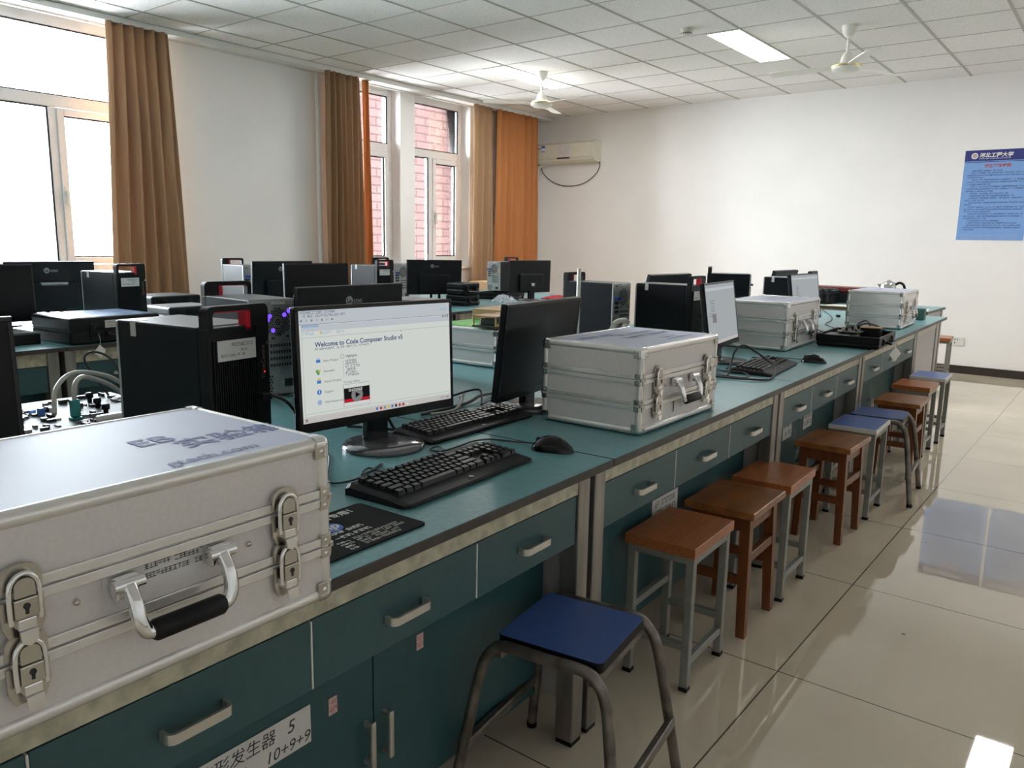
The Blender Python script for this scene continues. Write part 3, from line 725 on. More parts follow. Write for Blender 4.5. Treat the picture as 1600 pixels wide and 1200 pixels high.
# ------------------------------------------------------------------ aluminium cases
def make_case(name, label, loc, rz, L=.32, W=.48, Hh=.235, seams=(.36, .66), lidded=True, cat='case', group=None, latches=True, full=True):
    """front is +x; seams measured from the top as fractions of the height"""
    t = thing(name, label, cat, (loc[0], loc[1], loc[2]+.0032), rz, group)
    x, y, r = L/2, W/2, .010
    zs = [Hh*(1-s) for s in seams]; top = Hh
    b = MB().box((-x+.003, -y+.003, .004), (x-.003, y-.003, top-.003), 'case_panel'); b.build('body', t)
    if lidded: MB().box((-x+.014, -y+.014, top-.003), (x-.014, y-.014, top-.0005), 'case_sheet').build('lid_sheet', t)
    e = MB(); c = r-.001
    zt, zb = top-c, c
    for z in (zb, zt):
        for (p, q) in (((-x+c, -y+c), (x-c, -y+c)), ((x-c, -y+c), (x-c, y-c)), ((x-c, y-c), (-x+c, y-c)), ((-x+c, y-c), (-x+c, -y+c))):
            e.tube([(p[0], p[1], z), (q[0], q[1], z)], r, 'case_edge', 12)
    for sx in (-1, 1):
        for sy in (-1, 1): e.tube([(sx*(x-c), sy*(y-c), zb), (sx*(x-c), sy*(y-c), zt)], r, 'case_edge', 12)
    e.build('edge_frame', t)
    for z in zs:
        m = MB()
        for (za, zc) in ((z+.0012, z+.0125), (z-.0125, z-.0012)):
            d = .0014
            m.box((x-.003, -y+.008, za), (x+d, y-.008, zc), 'case_edge', .001).box((-x-d, -y+.008, za), (-x+.003, y-.008, zc), 'case_edge', .001)
            m.box((-x+.008, -y-d, za), (x-.008, -y+.003, zc), 'case_edge', .001).box((-x+.008, y-.003, za), (x-.008, y+d, zc), 'case_edge', .001)
        m.build('seam_rail', t)
    if full:
        for sx in (-1, 1):
            for sy in (-1, 1):
                for z in (0, top):
                    s = -1 if z else 1
                    cx, cy, cz = sx*(x-c), sy*(y-c), z+s*c
                    m = MB(); rr = r+.0016
                    for d in ((-sx, 0, 0), (0, -sy, 0), (0, 0, s)):
                        m.tube([(cx, cy, cz), (cx+d[0]*.014, cy+d[1]*.014, cz+d[2]*.016)], rr, 'chrome', 12)
                    m.lathe([(rr*math.sin(a*PI/10)+1e-7, -rr*math.cos(a*PI/10)) for a in range(11)], 'chrome', (cx, cy, cz), n=12)
                    m.box((sx*(x-.002), sy*(y-.006), z+s*.006), (sx*(x+.0022), sy*(y-.026), z+s*.027), 'nickel', .001).box((sx*(x-.006), sy*(y-.002), z+s*.006), (sx*(x-.026), sy*(y+.0022), z+s*.027), 'nickel', .001)
                    m.lathe([(.0035, .002), (.0025, .0035), (.0001, .004)], 'chrome', (sx*x if sx > 0 else -x-.0058, sy*(y-.016), z+s*.017), 'x', 8)
                    m.build('corner_cap', t)
                for z in zs:
                    m = MB()
                    for (a, b2) in ((.002, .0165), (-.0165, -.002)):
                        m.box((sx*(x-.002), sy*(y-.004), z+a), (sx*(x+.0032), sy*(y-.020), z+b2), 'nickel', .001).box((sx*(x-.004), sy*(y-.002), z+a), (sx*(x-.020), sy*(y+.0032), z+b2), 'nickel', .001)
                        zz = z+(a+b2)/2
                        m.lathe([(.003, .0), (.0022, .0015), (.0001, .002)], 'chrome', (sx*(x+.003) if sx > 0 else -x-.005, sy*(y-.013), zz), 'x', 8)
                        m.lathe([(.003, .0), (.0022, .0015), (.0001, .002)], 'chrome', (sx*(x-.013), sy*(y+.003) if sy > 0 else -y-.005, zz), 'y', 8)
                    m.box((sx*(x-.004), sy*(y-.004), z-.004), (sx*(x+.002), sy*(y+.002), z+.004), 'nickel', .001)
                    m.build('corner_clip', t)
    if latches:
        for ly in (-.158, .158):
            for z in zs:
                m = MB(); x0 = x+.001
                def arch(w, zlo, zhi, n=10):
                    p = [(-w, zlo), (w, zlo), (w, zhi-w*.75)]
                    p += [(w*math.cos(a*PI/n), zhi-w*.75+w*.75*math.sin(a*PI/n)) for a in range(1, n)]+[(-w, zhi-w*.75)]
                    return p
                def slab(pts, xa, xb, mt):
                    n = len(pts); vs = [(xa, ly+p[0], z+p[1]) for p in pts]+[(xb, ly+p[0], z+p[1]) for p in pts]
                    m.add(vs, [list(range(n))[::-1], list(range(n, 2*n))]+[(i, (i+1) % n, n+(i+1) % n, n+i) for i in range(n)], mt)
                slab(arch(.020, .004, .032), x0, x0+.004, 'nickel')
                slab([(-.020, -.004), (-.020, -.030), (-.014, -.044), (.014, -.044), (.020, -.030), (.020, -.004)][::-1], x0, x0+.004, 'nickel')
                m.tube(spline([(x0+.010, ly-.0135, z-.026), (x0+.010, ly-.0135, z+.008), (x0+.010, ly-.008, z+.020), (x0+.010, ly, z+.0235), (x0+.010, ly+.008, z+.020), (x0+.010, ly+.0135, z+.008), (x0+.010, ly+.0135, z-.026)], 4), .0028, 'chrome', 8)
                slab(arch(.0095, .000, .019), x0+.003, x0+.012, 'nickel')
                m.box((x0+.003, ly-.011, z-.022), (x0+.014, ly+.011, z-.001), 'nickel', .0015)
                m.box((x0+.003, ly-.0085, z-.034), (x0+.013, ly+.0085, z-.022), 'chrome', .0015)
                lo = m.build('latch', t)
                MB().disc((x0+.0145, ly, z-.009), Y, Z, .0034, 'slot_dark', 12).quad((x0+.0145, ly-.0016, z-.017), Y*.0032, Z*.008, 'slot_dark').build('keyhole', lo)
                m = MB(); slab([(-.0085, -.034), (-.0075, -.046), (0, -.050), (.0075, -.046), (.0085, -.034)][::-1], x0+.012, x0+.0155, 'chrome'); m.build('latch_tongue', lo)
        # carrying handle hanging on the front
        hz = zs[0]-.028 if len(zs) > 1 else Hh*.55
        x0 = x+.001; a = MB()
        a.tube([(x0+.032, -.044, hz-.048), (x0+.032, .044, hz-.048)], .006, 'chrome', 10)
        for sy in (-1, 1):
            MB().box((x0, sy*.044, hz-.010), (x0+.012, sy*.070, hz+.014), 'chrome', .002).build('handle_bracket', t)
            a.tube([(x0+.012, sy*.040, hz+.006), (x0+.012, sy*.074, hz+.006)], .0075, 'chrome', 10)
            a.tube(spline([(x0+.014, sy*.057, hz+.004), (x0+.026, sy*.057, hz-.014), (x0+.031, sy*.056, hz-.034), (x0+.032, sy*.050, hz-.046), (x0+.032, sy*.040, hz-.048)], 5), .0085, 'chrome', 10)
        hd = a.build('handle', t)
        MB().tube([(x0+.032, -.044, hz-.048), (x0+.032, -.040, hz-.048), (x0+.032, .040, hz-.048), (x0+.032, .044, hz-.048)], [.010, .0125, .0125, .010], 'black_plastic', 14).build('grip', hd)
        rv = MB()
        for yy in (-.105, .105): rv.lathe([(.0035, 0), (.0025, .0018), (.0001, .0022)], 'nickel', (x, yy, zs[0]-.030), 'x', 10)
        rv.build('rivet', t)
    return t
GC = 'silver three-tier cases along the near row'
def case_label(t, x, y, z, w, h, seed):
    m = MB().box((x, y-w/2, z-h/2), (x+.0005, y+w/2, z+h/2), 'label_white'); m.build('asset_label', t)
    m = MB()
    for q in range(3): m.scribble((x+.0008, y-w*(.12 if q else .25), z+h*(.22-.24*q)), Y, Z, w*(.55 if q else .6), h*.13, 'ink', seed+q)
    m.build('label_print', t)
c1 = make_case('aluminium_case', 'largest and nearest silver case at lower left, pale lid lettered in violet', (-.992, .430, TOP), R(1.8), W=.475, Hh=.232, seams=(.36, .66), group=GC)
m = MB(); lz = .2322
m.text('EB', .052, (.020, .045, lz), Y, -X, 'print_violet', bold=.0006)
m.text('实验箱', .052, (.066, .082, lz), Y, -X, 'print_violet', bold=.0006)
m.build('lid_print', c1)
m = MB(); m.text('gtech.com', .030, (.130, .025, lz), Y, -X, 'print_pale', bold=.0004); m.build('lid_print', c1)
case_label(c1, .1575, -.015, .130, .125, .046, 5)
c2 = make_case('aluminium_case', 'silver case with pale printed lid standing beyond the black mouse', (-1.146, 2.055, TOP), R(0.5), W=.485, Hh=.232, group=GC)
m = MB()
m.scribble((-.060, -.185, lz), Y, -X, .16, .026, 'print_violet', 3); m.scribble((-.030, -.02, lz), Y, -X, .20, .022, 'print_pale', 4)
m.scribble((.015, -.06, lz), Y, -X, .26, .022, 'print_violet', 6); m.scribble((.080, .02, lz), Y, -X, .09, .012, 'print_violet', 8); m.scribble((.105, .02, lz), Y, -X, .16, .012, 'print_violet', 9)
m.build('lid_print', c2)
case_label(c2, .1602, .0, .055, .09, .040, 15)
c3 = make_case('aluminium_case', 'silver case between the far keyboard and the open black case', (-1.475, 4.115, TOP), R(2.5), W=.56, Hh=.236, group=GC)
m = MB(); m.scribble((-.03, -.06, lz+.004), Y, -X, .24, .022, 'print_violet', 4); m.scribble((.02, -.09, lz+.004), Y, -X, .27, .020, 'print_pale', 6); m.build('lid_print', c3)
c4 = make_case('aluminium_case', 'farthest silver case, near the right end of the bench row', (-1.322, 5.755, TOP), R(3), W=.56, L=.34, Hh=.233, group=GC)
m = MB(); m.scribble((-.03, -.06, lz+.001), Y, -X, .24, .022, 'print_violet', 14); m.build('lid_print', c4)
# open base with a green board
gc = make_case('open_aluminium_case', 'open silver case base with a green board on top, behind the monitors', (-2.161, 2.675, TOP), R(2), L=.36, W=.50, Hh=.155, seams=(.52,), lidded=False, latches=False)
MB().box((-.164, -.234, .150), (.164, .234, .158), 'pcb_green').build('green_board', gc)
bd = thing('circuit_module', 'small framed circuit module with copper plates on the green board', 'circuit board', (-2.04, 2.52, TOP+.1615), R(4))
m = MB()
for a in (-.055, .055):
    for b_ in (-.10, -.02, .06): m.tube([(a, b_, 0), (a, b_, .050)], .0035, 'brass', 8)
m.build('standoffs', bd)
MB().box((-.06, -.105, .004), (.06, .068, .010), 'pcb_dark', .001).box((.050, -.10, .010), (.058, .06, .020), 'brass').build('lower_board', bd)
MB().box((-.045, -.075, .010), (.045, .040, .036), 'pcb_dark', .006).box((-.04, .045, .010), (.04, .060, .030), 'white_plastic', .002).build('components', bd)
MB().box((-.06, -.105, .046), (.06, .0, .050), 'copper_board', .001).box((-.05, .015, .046), (.06, .068, .050), 'copper_board', .001).build('upper_board', bd)
cb = tag(MB().box((-.09, -.12, 0), (.09, .12, .048), 'cardboard', .002).build('cardboard_box', None, (-2.24, 2.80, TOP+.162), R(6)), 'orange-brown flat cardboard box on the green board behind the monitor', 'box')

# ------------------------------------------------------------------ computer towers
def make_tower(label, loc, rz, group, leds=False, tape=True):
    """front panel at +x, carrying handle over the front"""
    t = thing('computer_tower', label, 'computer', loc, rz, group)
    L, W, Hh = .305, .172, .312
    x0, x1, y = -L/2, L/2-.035, W/2
    MB().box((x0+.001, -y+.002, .008), (x1+.02, y-.002, Hh-.005), 'tower_side').box((x0+.02, -y+.02, 0), (x0+.05, y-.02, .008), 'black_plastic').box((x1-.03, -y+.02, 0), (x1, y-.02, .008), 'black_plastic').build('chassis', t)
    MB().box((x0+.004, -y, .008), (x1, -y+.004, Hh-.002), 'tower_side', .0015).build('side_panel', t)
    MB().box((x0+.004, y-.004, .008), (x1, y, Hh-.002), 'tower_side', .0015).build('side_panel', t)
    MB().box((x0, -y, Hh-.010), (x1, y, Hh), 'tower_top', .004).build('top_panel', t)
    f = MB().box((x1, -y, .004), (L/2-.004, y, Hh-.002), 'black_plastic', .004)
    for q in range(20):
        yy = -y+.012+q*.0062
        f.box((L/2-.006, yy, .012), (L/2, yy+.0036, Hh-.030), 'black_plastic')
    f.box((L/2-.006, y-.040, .008), (L/2-.001, y-.004, Hh-.004), 'black_plastic')
    fp = f.build('front_panel', t)
    lb = MB().box((L/2, -y+.022, Hh-.075), (L/2+.0008, .042, Hh-.030), 'label_white')
    lb.scribble((L/2+.0011, -y+.060, Hh-.044), Y, Z, .055, .007, 'ink', 1).scribble((L/2+.0011, -y+.080, Hh-.056), Y, Z, .02, .005, 'ink', 2).scribble((L/2+.0011, -y+.030, Hh-.066), Y, Z, .07, .0055, 'ink', 3)
    lb.build('asset_label', t)
    tx = MB().text('ThinkCentre', .0150, (L/2+.0003, y-.018, Hh-.128), Z, -Y, 'copper_grey', bold=.0002); tx.build('lettering', fp)
    MB().disc((L/2+.0006, y-.020, Hh-.1115), Y, Z, .0020, 'led_red', 10).build('logo_light', fp)
    MB().disc((L/2-.0006, y-.007, Hh-.045), Y, Z, .005, 'nickel', 12).build('power_button', fp)
    # handle: posts and bar over the front
    h = MB(); ha, hb_, hz = x1+.006, L/2-.003, Hh+.044
    n = 6; r = .014
    out = [(-y+.001, Hh-.03)]+[(-y+.001, hz-r)]+[(-y+.001+r-r*math.cos(a*PI/2/n), hz-r+r*math.sin(a*PI/2/n)) for a in range(1, n+1)]
    out += [(y-.001-r+r*math.sin(a*PI/2/n), hz-r+r*math.cos(a*PI/2/n)) for a in range(0, n+1)]+[(y-.001, Hh-.03)]
    inn = [(-y+.016, Hh-.03), (-y+.016, hz-.018), (-y+.021, hz-.012), (y-.055, hz-.012), (y-.052, hz-.015), (y-.052, Hh-.03)]
    # left post, bar and right block as three closed outlines sharing edges
    def slab(mb, pts, mt):
        k = len(pts); vs = [(ha, p[0], p[1]) for p in pts]+[(hb_, p[0], p[1]) for p in pts]
        mb.add(vs, [list(range(k)), list(range(k, 2*k))[::-1]]+[(i, k+i, k+(i+1) % k, (i+1) % k) for i in range(k)], mt)
    left = [(-y+.001, Hh-.03), (-y+.001, hz-r)]+out[2:2+n]+[(-y+.021, hz), (-y+.021, hz-.012), (-y+.016, hz-.018), (-y+.016, Hh-.03)]
    bar = [(-y+.021, hz), (y-.052, hz), (y-.052, hz-.012), (-y+.021, hz-.012)]
    right = [(y-.052, Hh-.03), (y-.052, hz)]+out[2+n:]
    slab(h, left, 'black_plastic'); slab(h, bar, 'black_plastic'); slab(h, right, 'black_plastic')
    hd = h.build('carry_handle', t)
    MB().box((ha+.002, y-.066, Hh-.012), (hb_-.001, y-.0515, hz-.010), 'red_plastic').box((ha+.002, -y+.019, hz-.0145), (hb_-.001, y-.052, hz-.0115), 'red_plastic').build('red_liner', hd)
    # rear
    b = MB().box((x0-.004, -y, .006), (x0+.004, y, Hh-.003), 'galvanized', .0015); rp = b.build('rear_panel', t)
    fan = MB(); fc = Vector((x0-.0046, -.012, Hh-.072)); rf = .048
    fan.disc(fc, -Y, Z, rf, 'galvanized', 28)
    for i in range(-8, 9):
        for j in range(-9, 10):
            p = (i+(j % 2)*.5)*.0080, j*.0070
            if math.hypot(*p) < rf-.004: fan.disc(fc+Vector((-.0005, p[0], p[1])), -Y, Z, .0033, 'slot_dark', 6)
    fan.ring(fc+Vector((-.0007, 0, 0)), -Y, Z, .013, .0155, 'galvanized')
    fg = fan.build('fan_grille', rp)
    if leds:
        ld = MB()
        for (a, b_) in ((.028, .020), (-.024, .022), (.018, -.026), (-.040, .034), (.036, .008)): ld.disc(fc+Vector((-.0010, a, b_)), -Y, Z, .0075, 'led_blue', 12)
        ld.build('fan_light', fg)
    io = MB().box((x0-.0055, .030, .150), (x0-.003, .078, .292), 'galvanized', .001)
    for q in range(3): io.box((x0-.0085, .036, .160+q*.022), (x0-.005, .052, .174+q*.022), 'slot_dark').box((x0-.0085, .057, .160+q*.022), (x0-.005, .073, .174+q*.022), 'slot_dark')
    io.build('port_block', rp)
    MB().box((x0-.022, .036, .226), (x0-.005, .074, .242), 'vga_blue', .002).build('video_plug', rp)
    sl = MB().box((x0-.0045, -.080, .088), (x0-.0030, .028, Hh-.006), 'galvanized')
    for q in range(4):
        z = .095+q*.021
        sl.box((x0-.0055, -.070, z), (x0-.0035, .024, z+.016), 'galvanized', .001)
        for k in range(9): sl.box((x0-.0060, -.064+k*.0095, z+.003), (x0-.0052, -.058+k*.0095, z+.013), 'slot_dark')
    for (a, b_, c, d) in ((-.078, .205, -.070, .215), (-.05, .19, -.040, .196), (-.02, .20, -.010, .204), (.0, .186, .012, .192), (-.074, .185, -.060, .189), (.004, .206, .012, .214), (-.04, Hh-.016, .01, Hh-.008)): sl.box((x0-.0049, a, b_), (x0-.0038, c, d), 'slot_dark' if b_ < .25 else 'label_white')
    sl.build('slot_covers', rp)
    ps = MB().box((x0-.0055, -.078, .012), (x0-.0035, .078, .086), 'galvanized', .001)
    for i in range(7):
        for j in range(6): ps.disc((x0-.0058, .070-i*.0085-(j % 2)*.004, .020+j*.0095), -Y, Z, .0036, 'slot_dark', 6)
    ps.box((x0-.009, -.066, .030), (x0-.005, -.030, .056), 'slot_dark').build('power_supply', rp)
    ps = MB(); ps.add([(x0-.0052, -.060, .205), (x0-.0052, -.084, .205), (x0-.0052, -.072, .226)], [(0, 1, 2)], 'yellow_sticker'); ps.build('warning_sticker', rp)
    MB().box((x0-.0075, y-.030, Hh-.020), (x0-.004, y-.022, Hh-.012), 'chrome').box((x0-.0075, -y+.022, Hh-.020), (x0-.004, -y+.030, Hh-.012), 'chrome').build('screws', rp)
    if tape:
        MB().box((x0+.050, -y-.0008, Hh-.034), (x0+.068, -y+.001, Hh-.001), 'tape_grey').box((x0+.050, -y-.0008, Hh-.001), (x0+.068, -y+.030, Hh+.0008), 'tape_grey').build('seal_tape', t)
    return t
GT = 'black computer towers with carrying handles'
tw = make_tower('black computer tower with red-lined handle beside the large lit monitor', (-1.685, .968, TOP), R(9), GT)
led_tower = make_tower('computer tower showing its back with a purple-lit fan', (-2.285, 1.510, TOP), R(176), GT, leds=True, tape=False)
plain_back = copy_tree(tw); bpy.context.view_layer.update()
for ch in kids(plain_back):
    if ch.name.startswith('seal_tape'): bpy.data.objects.remove(ch)
place(plain_back, (-2.205, 3.525, TOP), R(180), 'black tower just right of the white rod, its carrying handle at the back')
def tower(x, y, r, label, src=None): return place(copy_tree(src or tw), (x, y, TOP), R(r), label)
tower(-1.855, 3.68, 2.5, 'black tower directly behind the second silver case, cable plugged into its front')
tower(-1.80, 5.30, 5, 'black tower standing right behind the third silver case')
tower(-2.36, 5.60, 203, 'small-looking far tower with a blue video plug at its back', plain_back)
tower(-4.36, 2.06, 9, 'black tower against the bright left window behind the closed black case')
tower(-5.10, 3.335, 177, 'tower showing silvery side, by the wall right of the left curtain', plain_back)
tower(-4.75, 4.27, 0, 'black tower facing us in the window row, left of the far branded monitor')
tower(-5.13, 4.82, 176, 'tower with only back and handle top visible, just left of the far branded monitor', plain_back)
tower(-5.20, 6.48, 90, 'farthest tower in the window row, below the tan curtain edge', plain_back)

# ------------------------------------------------------------------ monitors
MW, MH = .468, .284
def make_monitor(label, loc, rz, tilt=3, screen='off', back=None, disc=True, group=None, zb=.07, box_back=True, roll=0):
    t = thing('monitor', label, 'monitor', loc, rz, group)
    # x = 0 is the screen face at its bottom edge
    T = Matrix.Translation((0, 0, zb)) @ Matrix.Rotation(R(-tilt), 4, 'Y') @ Matrix.Rotation(R(roll), 4, 'X')
    def xf(mb): mb.v = [tuple(T @ Vector(v)) for v in mb.v]; return mb
    w, h = MW/2, MH
    xf(MB().box((-.022, -w, 0), (-.0015, w, h), 'dark_grey_plastic', .004)).build('housing', t)
    bz = MB(); bt, bb_ = .009, .022
    for a, b in (((-.004, -w, 0), (.0012, w, bb_)), ((-.004, -w, h-bt), (.0012, w, h)), ((-.004, -w, bb_), (.0012, -w+bt, h-bt)), ((-.004, w-bt, bb_), (.0012, w, h-bt))): bz.box(a, b, 'black_gloss', .001)
    xf(bz).build('bezel', t)
    sw, sh = 2*(w-bt), h-bt-bb_
    o = Vector((0, -w+bt, bb_))
    s = MB()
    if screen == 'off': s.quad(o, Y*sw, Z*sh, 'screen_black')
    elif screen == 'far':
        s.quad(o, Y*sw, Z*sh, 'scr_far'); s.quad(o+X*.0003+Z*(sh*.90), Y*sw, Z*(sh*.045), 'scr_bar'); s.quad(o+X*.0003, Y*sw, Z*(sh*.05), 'scr_task')
        s.quad(o+X*.0003+Y*sw*.16+Z*sh*.36, Y*sw*.13, Z*sh*.15, 'scr_grey')
        for q in range(7): s.scribble(o+X*.0003+Y*(sw*(.13 if q < 5 else .06))+Z*(sh*(.72-.042*q)), Y, Z, sw*.12, sh*.022, 'scr_text', q)
    else:
        e = X*.0003
        def at(u, v, lift=1): return o+X*(.0003*lift)+Y*(u*sw)+Z*((1-v)*sh)
        s.quad(o, Y*sw, Z*sh, 'scr_bg')
        s.quad(at(0, .125), Y*sw, Z*(sh*.125), 'scr_bar'); s.quad(at(.012, .185), Y*(sw*.988), Z*(sh*.055), 'scr_bar')
        s.quad(at(.0, .125, 2), Y*sw, Z*(.0012), 'scr_line'); s.quad(at(.012, .24, 2), Y*(sw*.988), Z*.0006, 'scr_line'); s.quad(at(.012, .945, 2), Y*(sw*.988), Z*.0006, 'scr_line'); s.quad(at(.012, .92, 2), Y*(sw*.988), Z*.0006, 'scr_line'); s.quad(at(.012, .945, 2), Y*.0006, Z*(sh*.79), 'scr_line')
        s.quad(at(.012, .150, 2), Y*(sw*.10), Z*(sh*.025), 'scr_tab')
        s.quad(at(0, 1, 2), Y*sw, Z*(sh*.05), 'scr_task')
        s.scribble(at(.006, .028, 3), Y, Z, sw*.20, .0055, 'scr_text', 1)
        s.scribble(at(.006, .058, 3), Y, Z, sw*.26, .0055, 'scr_text', 2, .6)
        for k in range(7): s.quad(at(.008+.03*k, .096, 3), Y*.0045, Z*.0045, 'scr_tab' if k % 2 else 'scr_grey')
        for k, cc in enumerate((.016, .125, .215)): s.scribble(at(cc, .215, 3), Y, Z, sw*(.08 if k == 0 else .05), .006, 'scr_tab', k+5)
        s.quad(at(.117, .212, 3), Y*.004, Z*.005, 'scr_yellow')
        s.scribble(at(.925, .075, 3), Y, Z, sw*.045, .007, 'scr_tab', 9)
        for k in range(3): s.quad(at(.945+.018*k, .145, 3), Y*.004, Z*.006, 'scr_grey')
        s.text('Welcome to Code Composer Studio v5', .0155, at(.085, .325, 3), Y, Z, 'scr_head', bold=.0003)
        s.scribble(at(.085, .355, 3), Y, Z, sw*.33, .0048, 'scr_text', 4)
        for k, (nm, cl) in enumerate((('New Project', 'scr_blue'), ('Examples', 'scr_green'), ('Import Project', 'scr_blue'), ('Support', 'scr_blue'), ('Web Resources', 'scr_tab'))):
            v = .455+.094*k
            if k in (0, 2): s.quad(at(.088, v+.012, 3), Y*.011, Z*.007, cl).quad(at(.092, v-.018, 3), Y*.008, Z*.004, 'scr_yellow' if k == 2 else 'scr_bar')
            elif k == 1: s.disc(at(.092, v-.005, 3), Y, Z, .004, cl, 10).disc(at(.104, v-.005, 3), Y, Z, .0035, 'scr_yellow', 10).disc(at(.098, v+.014, 3), Y, Z, .0038, cl, 10)
            else: s.disc(at(.099, v-.004, 3), Y, Z, .0062, cl, 14)
            if k == 3: s.quad(at(.0967, v+.010, 4), Y*.0022, Z*.008, 'scr_bg')
            s.text(nm, .0078, at(.130, v+.010, 3), Y, Z, 'scr_text')
        s.ring(at(.245, .432, 3), Y, Z, .0042, .0052, 'scr_grey', 14); s.text('Highlights', .0085, at(.264, .445, 3), Y, Z, 'scr_text', bold=.0001)
        for k in range(6): s.quad(at(.248, .488+.026*k, 3), Y*.0018, Z*.0018, 'scr_text').scribble(at(.262, .489+.026*k, 3), Y, Z, sw*(.06+.012*(k % 3)), .0052, 'scr_text', 20+k)
        s.text('Tutorial Videos', .0075, at(.246, .685, 3), Y, Z, 'scr_text')
        s.quad(at(.243, .905, 3), Y*(sw*.170), Z*(sh*.210), 'scr_line').quad(at(.245, .902, 4), Y*(sw*.166), Z*(sh*.204), 'scr_bg').quad(at(.246, .868, 5), Y*(sw*.164), Z*(sh*.135), 'scr_black').quad(at(.246, .868, 6), Y*(sw*.164), Z*(sh*.032), 'scr_red')
        s.scribble(at(.275, .765, 7), Y, Z, sw*.085, .006, 'scr_bg', 31); s.disc(at(.328, .805, 7), Y, Z, .0165, 'scr_grey', 24)
        p = at(.328, .805, 8); s.add([p+Y*-.005+Z*-.007, p+Y*.009, p+Y*-.005+Z*.007], [(0, 1, 2)], 'scr_black')
        for k, cl in enumerate(('scr_blue', 'scr_red', 'scr_line', 'scr_yellow', 'scr_blue', 'scr_black', 'scr_red', 'scr_red', 'scr_bg')): s.quad(at(.45+.026*k, .985, 4), Y*.006, Z*.0065, cl)
        s.scribble(at(.915, .985, 4), Y, Z, sw*.065, .005, 'scr_text', 40); s.quad(at(.012, .985, 4), Y*.006, Z*.0065, 'scr_grey')
        s.add([at(.635, .235, 4), at(.6385, .252, 4), at(.635, .256, 4)], [(0, 2, 1)], 'scr_black')
    xf(s).build('screen', t)
    if box_back: xf(MB().box((-.044, -.135, .015), (-.021, .135, .165), 'dark_grey_plastic', .008)).build('rear_cover', t)
    if back:
        k = MB(); xb = -.0224
        if back == 'lecoo':
            k.disc((xb, .022, h-.050), -Y, Z, .0155, 'logo_grey', 24); k.text('Le', .021, (xb-.0004, .033, h-.057), -Y, Z, 'dark_grey_plastic', bold=.0006); k.text('coo', .026, (xb, .004, h-.058), -Y, Z, 'logo_grey', bold=.0002)
        elif back == 'hp':
            k.ring((xb, 0, h-.075), -Y, Z, .0165, .018, 'logo_grey'); k.text('hp', .026, (xb, .011, h-.082), -Y, Z, 'logo_grey', shear=.25)
        xf(k).build('maker_logo', t)
    n = MB()
    if disc:
        n.box((-.046, -.032, .010), (-.022, .032, .17), 'black_gloss', .004); n.build('stand_neck', t)
        MB().lathe([(.100, 0), (.102, .006), (.098, .012), (.060, .0155), (.0001, .016)], 'base_gloss', (.0, 0, 0), n=40).build('stand_base', t)
    else:
        n.box((-.050, -.045, .008), (-.036, -.025, .085), 'black_plastic', .003).box((-.050, .025, .008), (-.036, .045, .085), 'black_plastic', .003).box((-.056, -.060, .075), (-.024, .060, .090), 'black_plastic', .003).build('stand_neck', t)
        MB().box((-.145, -.095, 0), (.055, .095, .010), 'black_plastic', .004).build('stand_base', t)
    return t
m1 = make_monitor('large lit monitor with a white welcome screen in the foreground', (-1.407, 1.295, TOP), R(-4.4), tilt=2, screen='ccs')
m2 = make_monitor('black switched-off monitor just left of the second silver case', (-1.415, 1.938, TOP), R(7.5), tilt=-6, screen='off', zb=.049)
m3 = make_monitor('lit pale monitor right of the tower behind the second silver case', (-1.385, 3.30, TOP), R(8), tilt=9, screen='far')
m4 = copy_tree(m3); place(m4, (-1.55, 4.93, TOP), R(-1.5), 'lit pale monitor seen edge-on behind the third silver case')
m5 = make_monitor('monitor back with a round grey logo, directly behind the large lit monitor', (-2.08, 1.755, TOP), R(182.7), tilt=3, back='lecoo', disc=False)
m6 = make_monitor('tilted monitor back with a round logo ring, above the second silver case', (-2.12, 4.06, TOP), R(178), tilt=12, back='hp', disc=False)
m7 = copy_tree(m6); place(m7, (-2.03, 5.66, TOP), R(180), 'grey monitor back rising over the tower behind the third silver case')
m8 = copy_tree(m5); place(m8, (-4.84, 1.925, TOP), R(177), 'monitor back with a round logo against the bright left window')
off = make_monitor('black switched-off monitor at the left edge before the bright window', (-4.35, 1.425, TOP), R(0), tilt=2, screen='off')
q = copy_tree(off); place(q, (-4.06, 3.195, TOP), R(-5), 'black switched-off monitor below the left end of the middle curtain')
q = copy_tree(m5); place(q, (-4.56, 3.275, TOP), R(178), 'dark monitor back half hidden behind a black monitor near the wall pipe')
q = copy_tree(m5); place(q, (-4.59, 4.80, TOP), R(150), 'branded monitor back standing before the narrow far windows')
q = make_monitor('plain black monitor back below the orange corner curtain', (-4.25, 5.665, TOP), R(167), tilt=1, disc=True)
q2 = copy_tree(off); place(q2, (-1.535, .335, TOP), R(11), 'black monitor edge cut by the left border, beside the large silver case')
MB().box((-.060, -.018, .13), (-.0445, .012, .155), 'label_white').build('sticker', q)
MB().box((-.052, -.08, .218), (-.023, .06, .236), 'galvanized', .002).build('silver_strip', m8)

